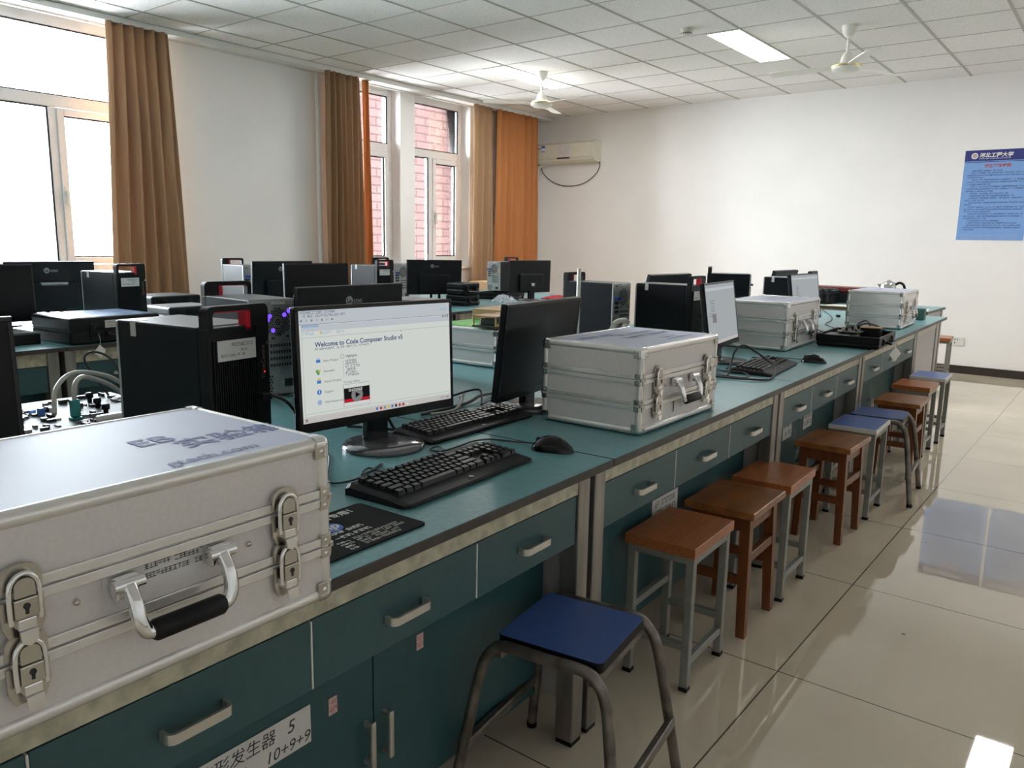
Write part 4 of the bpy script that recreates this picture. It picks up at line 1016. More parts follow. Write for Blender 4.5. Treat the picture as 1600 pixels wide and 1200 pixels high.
# ------------------------------------------------------------------ keyboards and mice
def make_keyboard(label, loc, rz, group):
    t = thing('keyboard', label, 'keyboard', loc, rz, group)
    L, D = .440, .172
    # wedge body, front at +x with a palm ledge
    prof = [(-D/2, 0), (D/2-.010, 0), (D/2, .006), (D/2-.004, .010), (.040, .0165), (-D/2+.012, .024), (-D/2, .018)]
    b = MB(); n = len(prof)
    sec = [(-L/2, .0), (-L/2+.012, 1.0), (L/2-.012, 1.0), (L/2, .0)]
    rings = []
    for yy, k in sec: rings.append([(p[0]+(0 if k else .006*(1 if p[0] < 0 else -1)), yy, p[1]*(1 if k else .72)) for p in prof])
    vs = [v for r_ in rings for v in r_]; fs = [list(range(n)), [3*n+i for i in range(n)][::-1]]
    for s_ in range(3):
        for i in range(n): fs.append((s_*n+i, s_*n+n+i, s_*n+n+(i+1) % n, s_*n+(i+1) % n))
    b.add(vs, fs, 'black_plastic'); b.build('body', t)
    def ktop(x): return .0165+(.040-x)/(.040+D/2-.012)*(.024-.0165)
    meshes = {}
    def key(x, y, w, d=.0155):
        kk = (round(w, 4), round(d, 4))
        if kk not in meshes:
            m = MB(); a, c, hh = w/2, d/2, .0085; e = .0022
            vs = [(-c, -a, -.003), (c, -a, -.003), (c, a, -.003), (-c, a, -.003), (-c+e, -a+e, hh), (c-e, -a+e, hh-.0008), (c-e, a-e, hh-.0008), (-c+e, a-e, hh)]
            m.add(vs, [(0, 3, 2, 1), (4, 5, 6, 7), (0, 1, 5, 4), (1, 2, 6, 5), (2, 3, 7, 6), (3, 0, 4, 7)], 'keycap')
            if w < .022: m.quad((-c+.005, -a+.005, hh+.0002), Y*.004, X*.0008, 'key_print').quad((-c+.005, -a+.005, hh+.0002), X*.004, Y*.0008, 'key_print')
            o = m.build('key', t); meshes[kk] = o
        else:
            o = meshes[kk].copy(); C.objects.link(o)
        o.location = (x, y, ktop(x)+.001); return o
    P = .0188; x0 = -D/2+.026; y0 = -L/2+.020
    rows = [x0, x0+.021, x0+.021+P, x0+.021+2*P, x0+.021+3*P, x0+.021+4*P]
    yy = y0
    for k in range(13):                                   # function row
        key(rows[0], yy+P*.5+(k*P if k == 0 else k*P*1.0+P*.35*((k-1)//4+1)), P*.86)
    def run(row, ws):
        yv = y0
        for w_ in ws: key(rows[row], yv+w_*P/2, w_*P-.0025); yv += w_*P
    run(1, [1]*13+[2]); run(2, [1.5]+[1]*12+[1.5]); run(3, [1.75]+[1]*11+[2.25]); run(4, [2.25]+[1]*10+[2.75]); run(5, [1.25, 1.25, 1.25, 6, 1.25, 1.25, 1.25, 1.5])
    nx = y0+15.35*P
    for r_ in (1, 2):
        for k in range(3): key(rows[r_], nx+P*(k+.5), P-.0025)
    key(rows[4], nx+P*1.5, P-.0025)
    for k in range(3): key(rows[5], nx+P*(k+.5), P-.0025)
    px = nx+3.3*P
    for r_ in (1, 2, 3, 4):
        for k in range(3): key(rows[r_], px+P*(k+.5), P-.0025)
    key(rows[5], px+P, 2*P-.0025); key(rows[5], px+P*2.5, P-.0025)
    lg = MB(); lg.disc((D/2-.018, .0, .0138), Y, -X, .006, 'logo_grey', 16); lg.build('logo', t)
    return t
GK = 'black wired keyboards on the near row'
kb = make_keyboard('black keyboard nearest to us, before the large lit monitor', (-1.122, 1.212, TOP), R(4), GK)
k2 = copy_tree(kb); place(k2, (-1.402, 1.600, TOP), R(1.5), 'black keyboard further back, between the two front monitors'); k2.scale = (.85, 1, 1)
k3 = copy_tree(kb); place(k3, (-1.180, 3.245, TOP), R(6), 'black keyboard under a tangle of black cable beyond the second silver case')
def make_mouse(label, loc, rz, group):
    t = thing('computer_mouse', label, 'mouse', loc, rz, group)
    nu, nv = 14, 12; vs = []; fs = []
    for i in range(nu+1):
        s = i/nu; yl = -.056+.112*s
        hw = .030*(max(0, 1-(abs(2*s-1))**2.6))**.5*(1-.10*math.exp(-((s-.55)/.15)**2))
        ht = (.008+.030*math.sin(PI*min(1, (s*.86+.10)))**1.1)*(max(0, 1-abs(2*s-1)**5))**.5
        for j in range(nv+1):
            a = PI*j/nv; vs.append((hw*math.cos(a), yl, ht*math.sin(a)**.75))
    for i in range(nu):
        for j in range(nv): a = i*(nv+1)+j; fs.append((a, a+1, a+nv+2, a+nv+1))
    b = MB().add(vs, fs, 'black_gloss', True); b.build('body', t)
    MB().lathe([(.006, -.003), (.0075, -.002), (.0075, .002), (.006, .003)], 'dark_grey_plastic', (0, -.036, .0235), 'x', 14).build('scroll_wheel', t)
    MB().disc((0, .022, .0385), Y, -X, .006, 'logo_grey', 14).build('logo', t)
    return t
ms = make_mouse('black computer mouse in front of the second silver case', (-1.075, 1.545, TOP), R(-72), 'black computer mice')
place(copy_tree(ms), (-1.085, 3.58, TOP), R(-75), 'black computer mouse beyond the cable-tangled keyboard')

# mouse pad with print
mp = thing('mouse_pad', 'black printed mouse pad at the corner of the large silver case', 'mouse pad', (-1.030, .848, TOP), R(2))
def rrect(w, h, r, n=5):
    p = []
    for cx, cy, a0 in ((w-r, h-r, 0), (-w+r, h-r, 90), (-w+r, -h+r, 180), (w-r, -h+r, 270)):
        for k in range(n+1): a = R(a0+90*k/n); p.append((cx+r*math.cos(a), cy+r*math.sin(a)))
    return p
MB().prism(rrect(.088, .122, .010), 'z', .0006, .0036, 'pad_black').build('pad', mp)
m = MB(); z = .0039
m.text('设备专用！', .0215, (-.058, -.014, z), Y, -X, 'print_white', bold=.0007)
m.text('笔记本', .0125, (.008, -.036, z), Y, -X, 'print_white', bold=.0005); m.text('台式机', .0125, (.008, .006, z), Y, -X, 'print_white', bold=.0005)
m.text('一体机', .0125, (.029, -.036, z), Y, -X, 'print_white', bold=.0005); m.text('打印机', .0125, (.029, .006, z), Y, -X, 'print_white', bold=.0005)
for k, (a, L_) in enumerate((('地址一:', .105), ('地址二:', .110), ('手机:', .085), ('Q Q:', .080))):
    m.text(a, .0082, (.047+.0105*k, -.049, z), Y, -X, 'print_white', bold=.0004); m.scribble((.046+.0105*k, -.014, z), Y, -X, L_, .0072, 'print_white', 50+k)
m.build('print', mp)
m = MB(); m.disc((-.024, -.004, z), Y, -X, .0215, 'print_blue', 28); m.text('hp', .034, (-.016, -.022, z+.0003), Y, -X, 'print_white', bold=.001, shear=.25); m.build('logo', mp)

# ------------------------------------------------------------------ stools
def make_stool(kind):
    nm = {'board': 'stool', 'blue': 'stool', 'wood': 'wooden_stool', 'tube': 'tubular_stool'}[kind]
    t = thing(nm, '', 'stool', (0, 0, 0))
    if kind in ('board', 'blue'):
        L, W, Hs = .215, .300, .435; x, y = L/2, W/2
        s = MB()
        if kind == 'board': s.box((-x, -y, Hs-.030), (x, y, Hs), 'board_wood', .002)
        else: s.box((-x, -y, Hs-.022), (x, y, Hs-.0008), 'white_plastic', .003); s.quad((-x+.006, -y+.006, Hs), X*(L-.012), Y*(W-.012), 'blue_seat_pale')
        s.build('seat', t); b = Hs-.030 if kind == 'board' else Hs-.022; w = .024; ix, iy = x-.006, y-.012
        f = MB()
        for sy in (-1, 1): f.box((-ix+w, sy*iy, b-.024), (ix-w, sy*(iy-w*.8), b), 'grey_paint_metal', .002)
        for sx in (-1, 1): f.box((sx*ix, -iy+w, b-.024), (sx*(ix-w*.8), iy-w, b), 'grey_paint_metal', .002)
        # joining frame ring under the seat
        f.box((-ix+w*.5, -iy+w*.5, b-.004), (ix-w*.5, iy-w*.5, b), 'grey_paint_metal')
        f.build('seat_frame', t)
        for sx in (-1, 1):
            for sy in (-1, 1):
                lg = MB().box((sx*ix, sy*iy, .012), (sx*(ix-w), sy*(iy-w), b), 'grey_paint_metal', .002).build('leg', t)
                MB().box((sx*(ix+.001), sy*(iy+.001), 0), (sx*(ix-w-.001), sy*(iy-w-.001), .012), 'black_plastic', .001).build('foot_cap', lg)
        for sx, z in ((-1, .20), (1, .075)): MB().box((sx*(ix-.003), -iy+w, z), (sx*(ix-w+.003), iy-w, z+.022), 'grey_paint_metal', .002).build('stretcher', t)
        for sy in (-1, 1): MB().box((-ix+w, sy*(iy-.003), .120), (ix-w, sy*(iy-w+.003), .142), 'grey_paint_metal', .002).build('stretcher', t)
    elif kind == 'wood':
        L, W, Hs = .235, .315, .430; x, y = L/2, W/2
        MB().box((-x, -y, Hs-.024), (x, y, Hs), 'solid_wood', .004).build('seat', t)
        w = .034; ix, iy = x-.020, y-.026; sp = .012
        def leg_pt(sx, sy, z): k = 1-z/(Hs-.024); return sx*(ix-w/2+sp*k), sy*(iy-w/2+sp*k)
        for sx in (-1, 1):
            for sy in (-1, 1):
                m = MB(); vs = []
                for z, ww in ((0, w*.84), (Hs-.024, w)):
                    cx, cy = leg_pt(sx, sy, z)
                    vs += [(cx-ww/2, cy-ww/2, z), (cx+ww/2, cy-ww/2, z), (cx+ww/2, cy+ww/2, z), (cx-ww/2, cy+ww/2, z)]
                m.add(vs, [(0, 3, 2, 1), (4, 5, 6, 7), (0, 1, 5, 4), (1, 2, 6, 5), (2, 3, 7, 6), (3, 0, 4, 7)], 'leg_wood'); m.build('leg', t)
        za = Hs-.024
        for sx in (-1, 1): MB().box((sx*(ix-.006), -iy+w*.6, za-.052), (sx*(ix-.024), iy-w*.6, za), 'leg_wood', .002).build('apron', t)
        for sy in (-1, 1): MB().box((-ix+w*.6, sy*(iy-.006), za-.052), (ix-w*.6, sy*(iy-.024), za), 'leg_wood', .002).build('apron', t)
        for sx in (-1, 1): MB().box((sx*(ix+.001), -iy+w*.5, .250), (sx*(ix-.019), iy-w*.5, .280), 'leg_wood', .002).build('stretcher', t)
        for sy in (-1, 1): MB().box((-ix+w*.5, sy*(iy+.002), .175), (ix-w*.5, sy*(iy-.018), .205), 'leg_wood', .002).build('stretcher', t)
    else:
        L, W, Hs = .245, .255, .420; x, y = L/2, W/2
        s = MB(); s.prism([(-p[1], p[0]) for p in rrect(W/2-.006, x, .014)], 'z', Hs-.022, Hs-.0008, 'black_plastic')
        s.prism([(-p[1], p[0]) for p in rrect(W/2-.0065, x-.0005, .014)], 'z', Hs-.0008, Hs+.0006, 'blue_seat'); s.build('seat', t)
        for sy in (-1, 1):
            yt, yb = sy*(y+.012), sy*(y+.062)
            zt = Hs-.014; xt = x+.016; xb = x+.075
            pts = [(-xb, yb, .010), (-xt-.022, yt+(yb-yt)*.30, zt*.66), (-xt-.006, yt+(yb-yt)*.10, zt-.055), (-xt+.014, yt+(yb-yt)*.03, zt-.018), (-xt+.045, yt, zt), (0, yt, zt), (xt-.045, yt, zt), (xt-.014, yt+(yb-yt)*.03, zt-.018), (xt+.006, yt+(yb-yt)*.10, zt-.055), (xt+.022, yt+(yb-yt)*.30, zt*.66), (xb, yb, .010)]
            m = MB().tube(spline(pts, 6), .0125, 'tarnished_steel', 12); o = m.build('leg_frame', t)
            for sx in (-1, 1): MB().lathe([(.0135, 0), (.0135, .014), (.012, .018)], 'black_plastic', (sx*xb, yb, 0), n=12).build('foot_cap', o)
        for sx in (-1, 1): MB().box((sx*(x-.004), -y-.010, Hs-.046), (sx*(x-.022), y+.010, Hs-.023), 'tarnished_steel', .003).build('seat_rail', t)
        for sx in (-1, 1): MB().box((sx*(x+.050), -y-.046, .140), (sx*(x+.068), y+.046, .166), 'tarnished_steel', .004).build('stretcher', t)
    return t
GS = 'stools along the near bench row'
def put(t, x, y, rz, label): t.location = (x, y, 0); t.rotation_euler = (0, 0, R(rz)); t['label'] = label; t['group'] = GS; return t
sb = put(make_stool('board'), -.967, 2.066, 2.4, 'brown board stool with grey metal legs, nearest of the brown ones')
put(copy_tree(sb), -.962, 2.822, 1.8, 'brown board stool with grey metal legs, between two all-wooden stools')
put(copy_tree(sb), -1.000, 5.385, .5, 'brown board stool with grey legs beside the farthest blue stool')
put(copy_tree(sb), -1.425, 8.56, 4, 'brown board stool standing apart by the back wall socket')['group'] = 'brown stools by the back wall'
sw_ = put(make_stool('wood'), -.966, 2.476, 1.9, 'all-wooden stool with worn top, second in line behind the nearest brown stool')
put(copy_tree(sw_), -.960, 3.539, -.5, 'all-wooden stool just in front of the white-edged blue stool')
put(copy_tree(sw_), -.950, 4.800, 1.5, 'all-wooden stool farthest along, right behind the tubular blue stool')
sbl = put(make_stool('blue'), -.957, 3.952, 1.8, 'blue stool with white edge, between a wooden stool and the tubular stool')
put(copy_tree(sbl), -.997, 5.845, 1.8, 'farthest blue stool with white edge, at the end of the line')
st0 = put(make_stool('tube'), -.885, 1.370, 8, 'bent steel tube stool with deep blue seat in the foreground')
put(copy_tree(st0), -.955, 4.330, 5, 'small bent tube stool with blue seat, farther down the line')

# ------------------------------------------------------------------ equipment on the near row
def cable(name, label, pts, r, m='cable_black', k=6, cat='cable', group=None):
    return tag(MB().tube(spline(pts, k), r, m, 7).build(name), label, cat, group)
tr = thing('circuit_trainer', 'open trainer case with white circuit board and grey ribbon wires at left', 'circuit board', (-2.12, .86, TOP), R(0))
MB().box((-.225, -.22, 0), (.225, .22, .040), 'black_plastic', .006).build('case_base', tr)
MB().box((-.215, -.21, .040), (.215, .21, .048), 'pcb_white', .002).build('board', tr)
rd = random.Random(4); tb = kids(tr)[-1]
for q in range(97):
    a, b = rd.uniform(-.20, .19), rd.uniform(-.20, .20); w_, l_ = rd.uniform(.004, .014), rd.uniform(.006, .03); h_ = rd.uniform(.003, .012)
    if rd.random() < .5: w_, l_ = l_, w_
    MB().box((a, b, .048), (a+w_, b+l_, .048+h_), rd.choice(['pcb_dark', 'black_plastic', 'nickel', 'chrome', 'pcb_dark', 'white_plastic', 'ink_grey'])).build('component', tb)
MB().box((.080, -.032, .048), (.104, -.006, .056), 'teal_plastic', .002).box((.084, -.030, .056), (.100, -.008, .100), 'teal_plastic', .003).build('chip_socket', tr)
MB().lathe([(.009, .048), (.009, .066), (.007, .068)], 'blue_part', (-.02, -.055, 0), n=14).build('capacitor', tr)
MB().box((.15, .00, .048), (.175, .10, .066), 'white_plastic', .006).build('connector', tr)
for q in range(3): MB().lathe([(.006, .048), (.006, .060), (.010, .062), (.010, .074), (.006, .076)], 'black_plastic', (-.10+.09*q, .10-.02*q, 0), n=12).build('knob', tr)
cable('ribbon_cable', 'upper grey ribbon wire arching over the white circuit board', [(-2.05, .80, .815), (-2.10, .83, .87), (-2.16, .90, .895), (-2.20, 1.00, .87), (-2.22, 1.06, .83), (-2.23, 1.07, .801)], .006, 'cable_grey', cat='wire')
cable('ribbon_cable', 'lower grey ribbon wire rising from the teal socket on the circuit board', [(-2.03, .842, .846), (-2.04, .850, .885), (-2.08, .89, .895), (-2.13, .97, .86), (-2.15, 1.02, .82), (-2.155, 1.03, .801)], .006, 'cable_grey', cat='wire')
cable('jumper_wire', 'black looped lead with a red clip end behind the circuit board', [(-2.26, 1.03, .803), (-2.27, 1.00, .86), (-2.28, .98, .91), (-2.27, 1.00, .93), (-2.26, 1.04, .91), (-2.245, 1.06, .86), (-2.24, 1.065, .81)], .003, cat='wire')
def crumple(name, label, cat, c, sx, sy, h, mname, seed, n=12, rz=0):
    rd = random.Random(seed); vs = []; fs = []
    for i in range(n+1):
        for j in range(n+1):
            u, v_ = i/n*2-1, j/n*2-1; r2 = max(abs(u), abs(v_))
            k = 1-.25*rd.random()*(r2 > .95)
            hh = h*(1-r2**2)*rd.uniform(.35, 1.0)+.002
            vs.append((u*sx*k, v_*sy*k, hh))
    m = n+1; b0 = len(vs)
    for v_ in list(vs): vs.append((v_[0], v_[1], .0008))
    for i in range(n):
        for j in range(n): a = i*m+j; fs.append((a, a+m, a+m+1, a+1)); fs.append((b0+a, b0+a+1, b0+a+m+1, b0+a+m))
    for i in range(n):
        fs += [(i, i+1, b0+i+1, b0+i), (n*m+i, b0+n*m+i, b0+n*m+i+1, n*m+i+1), (i*m, b0+i*m, b0+(i+1)*m, (i+1)*m), (i*m+n, (i+1)*m+n, b0+(i+1)*m+n, b0+i*m+n)]
    o = MB().add(vs, fs, mname).build(name, None, c, rz); return tag(o, label, cat)
crumple('plastic_bag', 'crumpled clear plastic film beside the white circuit board', 'plastic bag', (-1.83, .70, TOP), .055, .10, .06, 'clear_film', 2)
# beige instrument with carrying handle
ins = thing('bench_instrument', 'beige instrument with a folding carrying handle behind the second silver case', 'instrument', (-1.82, 3.01, TOP), R(6))
MB().box((-.15, -.10, .006), (.15, .14, .095), 'beige_plastic', .012).box((-.12, -.08, 0), (.12, .12, .006), 'black_plastic').build('body', ins)
MB().box((.150, -.085, .015), (.154, .125, .085), 'dark_grey_plastic', .001).build('front_panel', ins)
hm = MB()
for a in (-.06, .07): hm.add([(.02, a-.012, .09), (.05, a-.012, .09), (.05, a+.012, .09), (.02, a+.012, .09), (.055, a-.010, .165), (.075, a-.010, .160), (.075, a+.010, .160), (.055, a+.010, .165)], [(0, 3, 2, 1), (4, 5, 6, 7), (0, 1, 5, 4), (1, 2, 6, 5), (2, 3, 7, 6), (3, 0, 4, 7)], 'beige_plastic')
hm.tube(spline([(.064, -.070, .160), (.066, -.03, .172), (.066, .04, .172), (.064, .080, .160)], 5), .012, 'beige_plastic', 10); hm.build('carry_handle', ins)
rod = thing('white_rod', 'slim white upright rod behind the black switched-off monitor', 'rod', (-2.20, 3.352, TOP))
MB().lathe([(.028, 0), (.028, .008), (.011, .012)], 'white_plastic', n=16).build('foot', rod); MB().lathe([(.0105, .010), (.0105, .378), (.007, .382)], 'white_plastic', n=14).build('shaft', rod)
tag(MB().box((-.12, -.17, 0), (.10, .17, .245), 'label_white', .004).box((.1002, -.13, .20), (.1012, -.01, .232), 'red_plastic').box((-.10, -.13, .2452), (.06, .02, .2462), 'red_plastic').build('carton', None, (-2.14, 4.56, TOP), R(3)), 'white and red carton just right of the tilted monitor back', 'box')
gbx = tag(MB().box((-.11, -.08, 0), (.11, .08, .292), 'tower_top', .006).build('grey_box', None, (-2.09, 2.085, TOP), R(2)), 'grey-topped box whose top shows behind the right corner of the large lit monitor', 'box')
def make_black_case(name, label, loc, rz, L, W, Hh, sheet=None, open_=False, labelled=False, group=None, latches=2):
    t = thing(name, label, 'case', loc, rz, group); x, y = L/2, W/2
    b = MB().box((-x, -y, 0), (x, y, Hh*.48), 'black_plastic', .012); b.build('base', t)
    if open_:
        MB().box((-x+.012, -y+.012, Hh*.48), (x-.012, y-.012, Hh*.50), 'dark_grey_plastic').build('inner_tray', t)
        rim = MB()
        for a, c in (((-x, -y, Hh*.40), (x, -y+.010, Hh)), ((-x, y-.010, Hh*.40), (x, y, Hh)), ((-x, -y+.010, Hh*.40), (-x+.010, y-.010, Hh)), ((x-.010, -y+.010, Hh*.40), (x, y-.010, Hh))): rim.box(a, c, 'black_plastic', .003)
        rim.build('rim', t)
    else:
        MB().box((-x, -y, Hh*.50), (x, y, Hh), 'black_plastic', .012).build('lid', t)
        MB().box((-x+.002, -y+.002, Hh*.465), (x-.002, y-.002, Hh*.515), 'dark_grey_plastic').build('seam', t)
        if sheet: MB().box((-x+.02, -y+.02, Hh), (x-.02, y-.02, Hh+.001), sheet).build('lid_sheet', t)
    for k in range(latches):
        ly = (-1 if k == 0 else 1)*y*.52
        MB().box((x, ly-.018, Hh*.22), (x+.006, ly+.018, Hh*.80), 'dark_grey_plastic', .003).box((x+.005, ly-.010, Hh*.30), (x+.011, ly+.010, Hh*.74), 'black_gloss', .003).build('latch', t)
    MB().tube(spline([(x, -.055, Hh*.42), (x+.020, -.055, Hh*.36), (x+.026, -.045, Hh*.30), (x+.026, .045, Hh*.30), (x+.020, .055, Hh*.36), (x, .055, Hh*.42)], 4), .007, 'black_gloss', 8).build('handle', t)
    if labelled:
        m = MB().box((x, -.06, Hh*.58), (x+.0012, .03, Hh*.86), 'label_white'); m.scribble((x+.0015, -.05, Hh*.74), Y, Z, .05, .007, 'ink', 3).scribble((x+.0015, -.05, Hh*.64), Y, Z, .05, .006, 'ink', 4); m.build('asset_label', t)
    return t
def paper_tag(label, x, y, z, drop, s, rz=0):
    t = thing('paper_tag', label, 'tag', (x, y, z), rz)
    MB().tube(spline([(0, 0, 0), (.004, .003, -drop*.4), (.003, .004, -drop)], 4), .0015, 'cable_grey', 6).build('string', t)
    MB().add([(.002, 0, -drop+.004), (.004, -s, -drop-s), (.003, .0, -drop-2*s), (.002, s, -drop-s*.9), (.003, 0, -drop+.004), (.005, -s, -drop-s), (.004, 0, -drop-2*s), (.003, s, -drop-s*.9)], [(0, 1, 2, 3), (7, 6, 5, 4), (0, 4, 5, 1), (1, 5, 6, 2), (2, 6, 7, 3), (3, 7, 4, 0)], 'paper').build('card', t)
# open black case with boards near the bench end
ob = make_black_case('open_black_case', 'open black case full of circuit boards before the farthest silver case', (-1.142, 4.468, TOP), R(3), .31, .44, .062, open_=True)
MB().box((-.140, -.200, .031), (-.02, .02, .052), 'pcb_white', .002).build('display_board', ob)
rb = thing('circuit_board', 'stacked circuit board with white parts inside the open black case', 'circuit board', (-1.18, 4.52, TOP+.032), R(3))
m = MB()
for a in (-.05, .05):
    for b in (-.10, .10): m.tube([(a, b, 0), (a, b, .045)], .003, 'brass', 8)
m.build('standoffs', rb)
MB().box((-.06, -.11, .030), (.06, .11, .034), 'pcb_dark', .001).build('board', rb)
rbb = kids(rb)[-1]; rd = random.Random(9)
for q in range(22):
    a, b = rd.uniform(-.055, .04), rd.uniform(-.105, .09); MB().box((a, b, .034), (a+rd.uniform(.006, .02), b+rd.uniform(.006, .03), .034+rd.uniform(.006, .024)), rd.choice(['white_plastic', 'pcb_dark', 'nickel', 'black_plastic', 'beige_plastic'])).build('component', rbb)
db = tag(MB().box((-.05, -.055, 0), (.05, .055, .050), 'black_plastic', .003).box((-.05, -.055, .050), (.05, .055, .053), 'copper_board').build('relay_box', None, (-1.10, 4.60, TOP+.032), R(8)), 'small dark box with brownish top in the open black case', 'box')
cable('cable_bundle', 'tangled black leads at the far end of the open black case', [(-1.14, 4.60, .80), (-1.12, 4.64, .84), (-1.16, 4.70, .86), (-1.20, 4.66, .83), (-1.13, 4.62, .85), (-1.07, 4.66, .83), (-1.06, 4.72, .80), (-1.10, 4.72, .765), (-1.22, 4.73, .757)], .005)
cable('cable', 'thin black wire running from the open black case to the cross bench', [(-1.34, 4.72, .757), (-1.37, 5.02, .757), (-1.58, 5.40, .757), (-1.64, 5.72, .757), (-1.74, 6.07, .757), (-2.03, 6.78, .757)], .003)
cable('cable', 'thin black lead from the open case past the third silver case', [(-1.28, 4.40, .80), (-1.40, 4.46, .82), (-1.52, 4.52, .80), (-1.62, 4.56, .757)], .003)
paper_tag('grey paper tag hanging from the open black case', -.972, 4.60, .780, .045, .038, R(-38))
cl = thing('cable_plug', 'small black plug lying left of the farthest silver case', 'plug', (-1.72, 6.17, TOP), R(25))
MB().box((-.012, -.030, 0), (.012, .030, .016), 'black_plastic', .003).build('body', cl); MB().box((-.008, .030, .003), (.008, .048, .012), 'nickel').build('contact', cl)
cable('cable_ring', 'small coiled black cable beside the plug near the farthest silver case', [(-1.64+.035*math.cos(a*PI/6), 6.22+.045*math.sin(a*PI/6), TOP+.006+.0006*a) for a in range(19)], .005)
tag(MB().box((-.03, -.04, 0), (.03, .04, .085), 'green_box', .008).build('green_box', None, (-1.205, 6.40, TOP), R(2)), 'small dark green box right of the farthest silver case', 'box')
ad = tag(MB().box((-.03, -.04, 0), (.03, .04, .026), 'white_plastic', .004).build('white_adapter', None, (-1.36, 3.02, TOP), R(10)), 'white adapter box left of the cable-tangled keyboard', 'adapter')

# cables on the near row
GCB = 'black cables on the near row'
cable('mouse_cable', 'black mouse cable looping behind the nearest keyboard', [(-1.126, 1.542, .760), (-1.197, 1.539, .754), (-1.252, 1.516, .754), (-1.270, 1.473, .754), (-1.264, 1.412, .754), (-1.263, 1.347, .754), (-1.294, 1.341, .754), (-1.300, 1.375, .754), (-1.262, 1.360, .754)], .0022, cat='cable', group=GCB)
cable('keyboard_cable', 'black keyboard cable curling at the foot of the large lit monitor', [(-1.205, 1.185, .765), (-1.237, 1.138, .754), (-1.285, 1.137, .754), (-1.258, 1.093, .754), (-1.262, 1.150, .758), (-1.286, 1.172, .754), (-1.243, 1.07, .754), (-1.253, 1.015, .754), (-1.294, 1.030, .754), (-1.44, 1.150, .754), (-1.56, 1.19, .754)], .0022, group=GCB)
cable('power_cable', 'thick black cable running between the two front monitors', [(-1.576, 1.60, .757), (-1.589, 1.800, .757), (-1.612, 1.90, .765), (-1.645, 2.005, .757), (-1.70, 2.10, .757)], .005, group=GCB)
cable('power_cable', 'greyish cable curving out from behind the large lit monitor', [(-1.56, 1.62, .757), (-1.545, 1.70, .757), (-1.585, 1.78, .770), (-1.66, 1.86, .762), (-1.70, 1.92, .757)], .005, 'cable_grey', group=GCB)
cable('video_cable', 'black cable loop left of the black switched-off monitor', [(-1.66, 1.66, .757), (-1.655, 1.80, .770), (-1.62, 1.90, .785), (-1.57, 1.86, .757), (-1.545, 1.83, .757), (-1.57, 1.90, .757), (-1.60, 1.95, .757)], .0035, group=GCB)
cable('video_cable', 'black cable hanging behind the neck of the large lit monitor', [(-1.452, 1.33, .84), (-1.47, 1.385, .775), (-1.50, 1.42, .757), (-1.54, 1.40, .757), (-1.62, 1.36, .757)], .004, group=GCB)
usb = cable('usb_cable', 'black lead plugged into the front of the tower beside the lit monitor', [(-1.520, 1.035, .900), (-1.498, 1.050, .900), (-1.480, 1.075, .880), (-1.50, 1.12, .82), (-1.53, 1.14, .765), (-1.56, 1.16, .757)], .004, group=GCB)
MB().box((-1.536, 1.022, .893), (-1.502, 1.046, .907), 'black_plastic', .002).build('usb_plug', usb)
usb2 = cable('usb_cable', 'black lead plugged into the tower behind the second silver case', [(-1.690, 3.735, .905), (-1.660, 3.745, .905), (-1.61, 3.69, .86), (-1.58, 3.60, .80), (-1.60, 3.52, .757), (-1.66, 3.50, .757)], .0045, group=GCB)
MB().box((-1.704, 3.722, .897), (-1.664, 3.748, .913), 'black_plastic', .002).build('usb_plug', usb2)
cable('loop_cable', 'black cable loop standing up over the far keyboard', [(-1.36, 2.88, .757), (-1.25, 2.86, .757), (-1.10, 2.89, .757), (-1.052, 2.97, .757), (-1.09, 3.08, .79), (-1.16, 3.07, .84), (-1.195, 3.02, .868), (-1.205, 2.96, .84), (-1.20, 2.92, .780), (-1.195, 2.88, .757)], .0042, group=GCB)
cable('loop_cable', 'thin black wire curled at the left end of the far keyboard', [(-1.32, 3.02, .757), (-1.28, 2.93, .757), (-1.17, 2.90, .757), (-1.13, 2.94, .757), (-1.18, 2.99, .765), (-1.23, 2.93, .770), (-1.30, 2.98, .775), (-1.34, 3.10, .770), (-1.30, 3.16, .765), (-1.28, 3.08, .757)], .003, group=GCB)
cable('mouse_cable', 'black mouse cable behind the far keyboard', [(-1.138, 3.565, .760), (-1.225, 3.595, .754), (-1.29, 3.56, .754), (-1.34, 3.50, .754)], .0022, group=GCB)

# ------------------------------------------------------------------ cross bench by the back wall
pb = thing('plastic_toolbox', 'black ribbed plastic box on the cross bench beside a monitor', 'box', (-2.42, 7.62, TOP), R(0))
MB().box((-.26, -.12, 0), (.26, .12, .085), 'black_plastic', .012).build('base', pb); MB().box((-.265, -.125, .085), (.265, .125, .130), 'dark_grey_plastic', .010).build('lid', pb)
m = MB()
for k in range(9): m.box((-.25+.058*k, -.128, .02), (-.222+.058*k, .128, .140), 'dark_grey_plastic', .006)
m.build('ribs', pb)
rbx = thing('red_tool_chest', 'long dark box with a dark red lid on the cross bench', 'box', (-2.22, 7.925, TOP), R(0))
MB().box((-.42, -.11, 0), (.42, .11, .100), 'dark_grey_plastic', .006).build('base', rbx); MB().box((-.43, -.115, .100), (.43, .115, .150), 'dark_red', .010).build('lid', rbx); MB().lathe([(.022, 0), (.022, .03), (.014, .036)], 'dark_red', (.43, -.04, .135), 'x', 14).build('knob', rbx)
kt = thing('electric_kettle', 'steel electric kettle behind the farthest silver case', 'kettle', (-1.705, 7.56, TOP), R(20))
MB().lathe([(.085, 0), (.085, .018), (.080, .022)], 'black_plastic', n=28).build('power_base', kt)
MB().lathe([(.080, .022), (.082, .05), (.074, .13), (.062, .195), (.058, .205)], 'chrome', n=28).build('body', kt)
MB().lathe([(.058, .205), (.050, .222), (.020, .230), (.016, .240), (.0001, .242)], 'chrome', n=28).build('lid', kt)
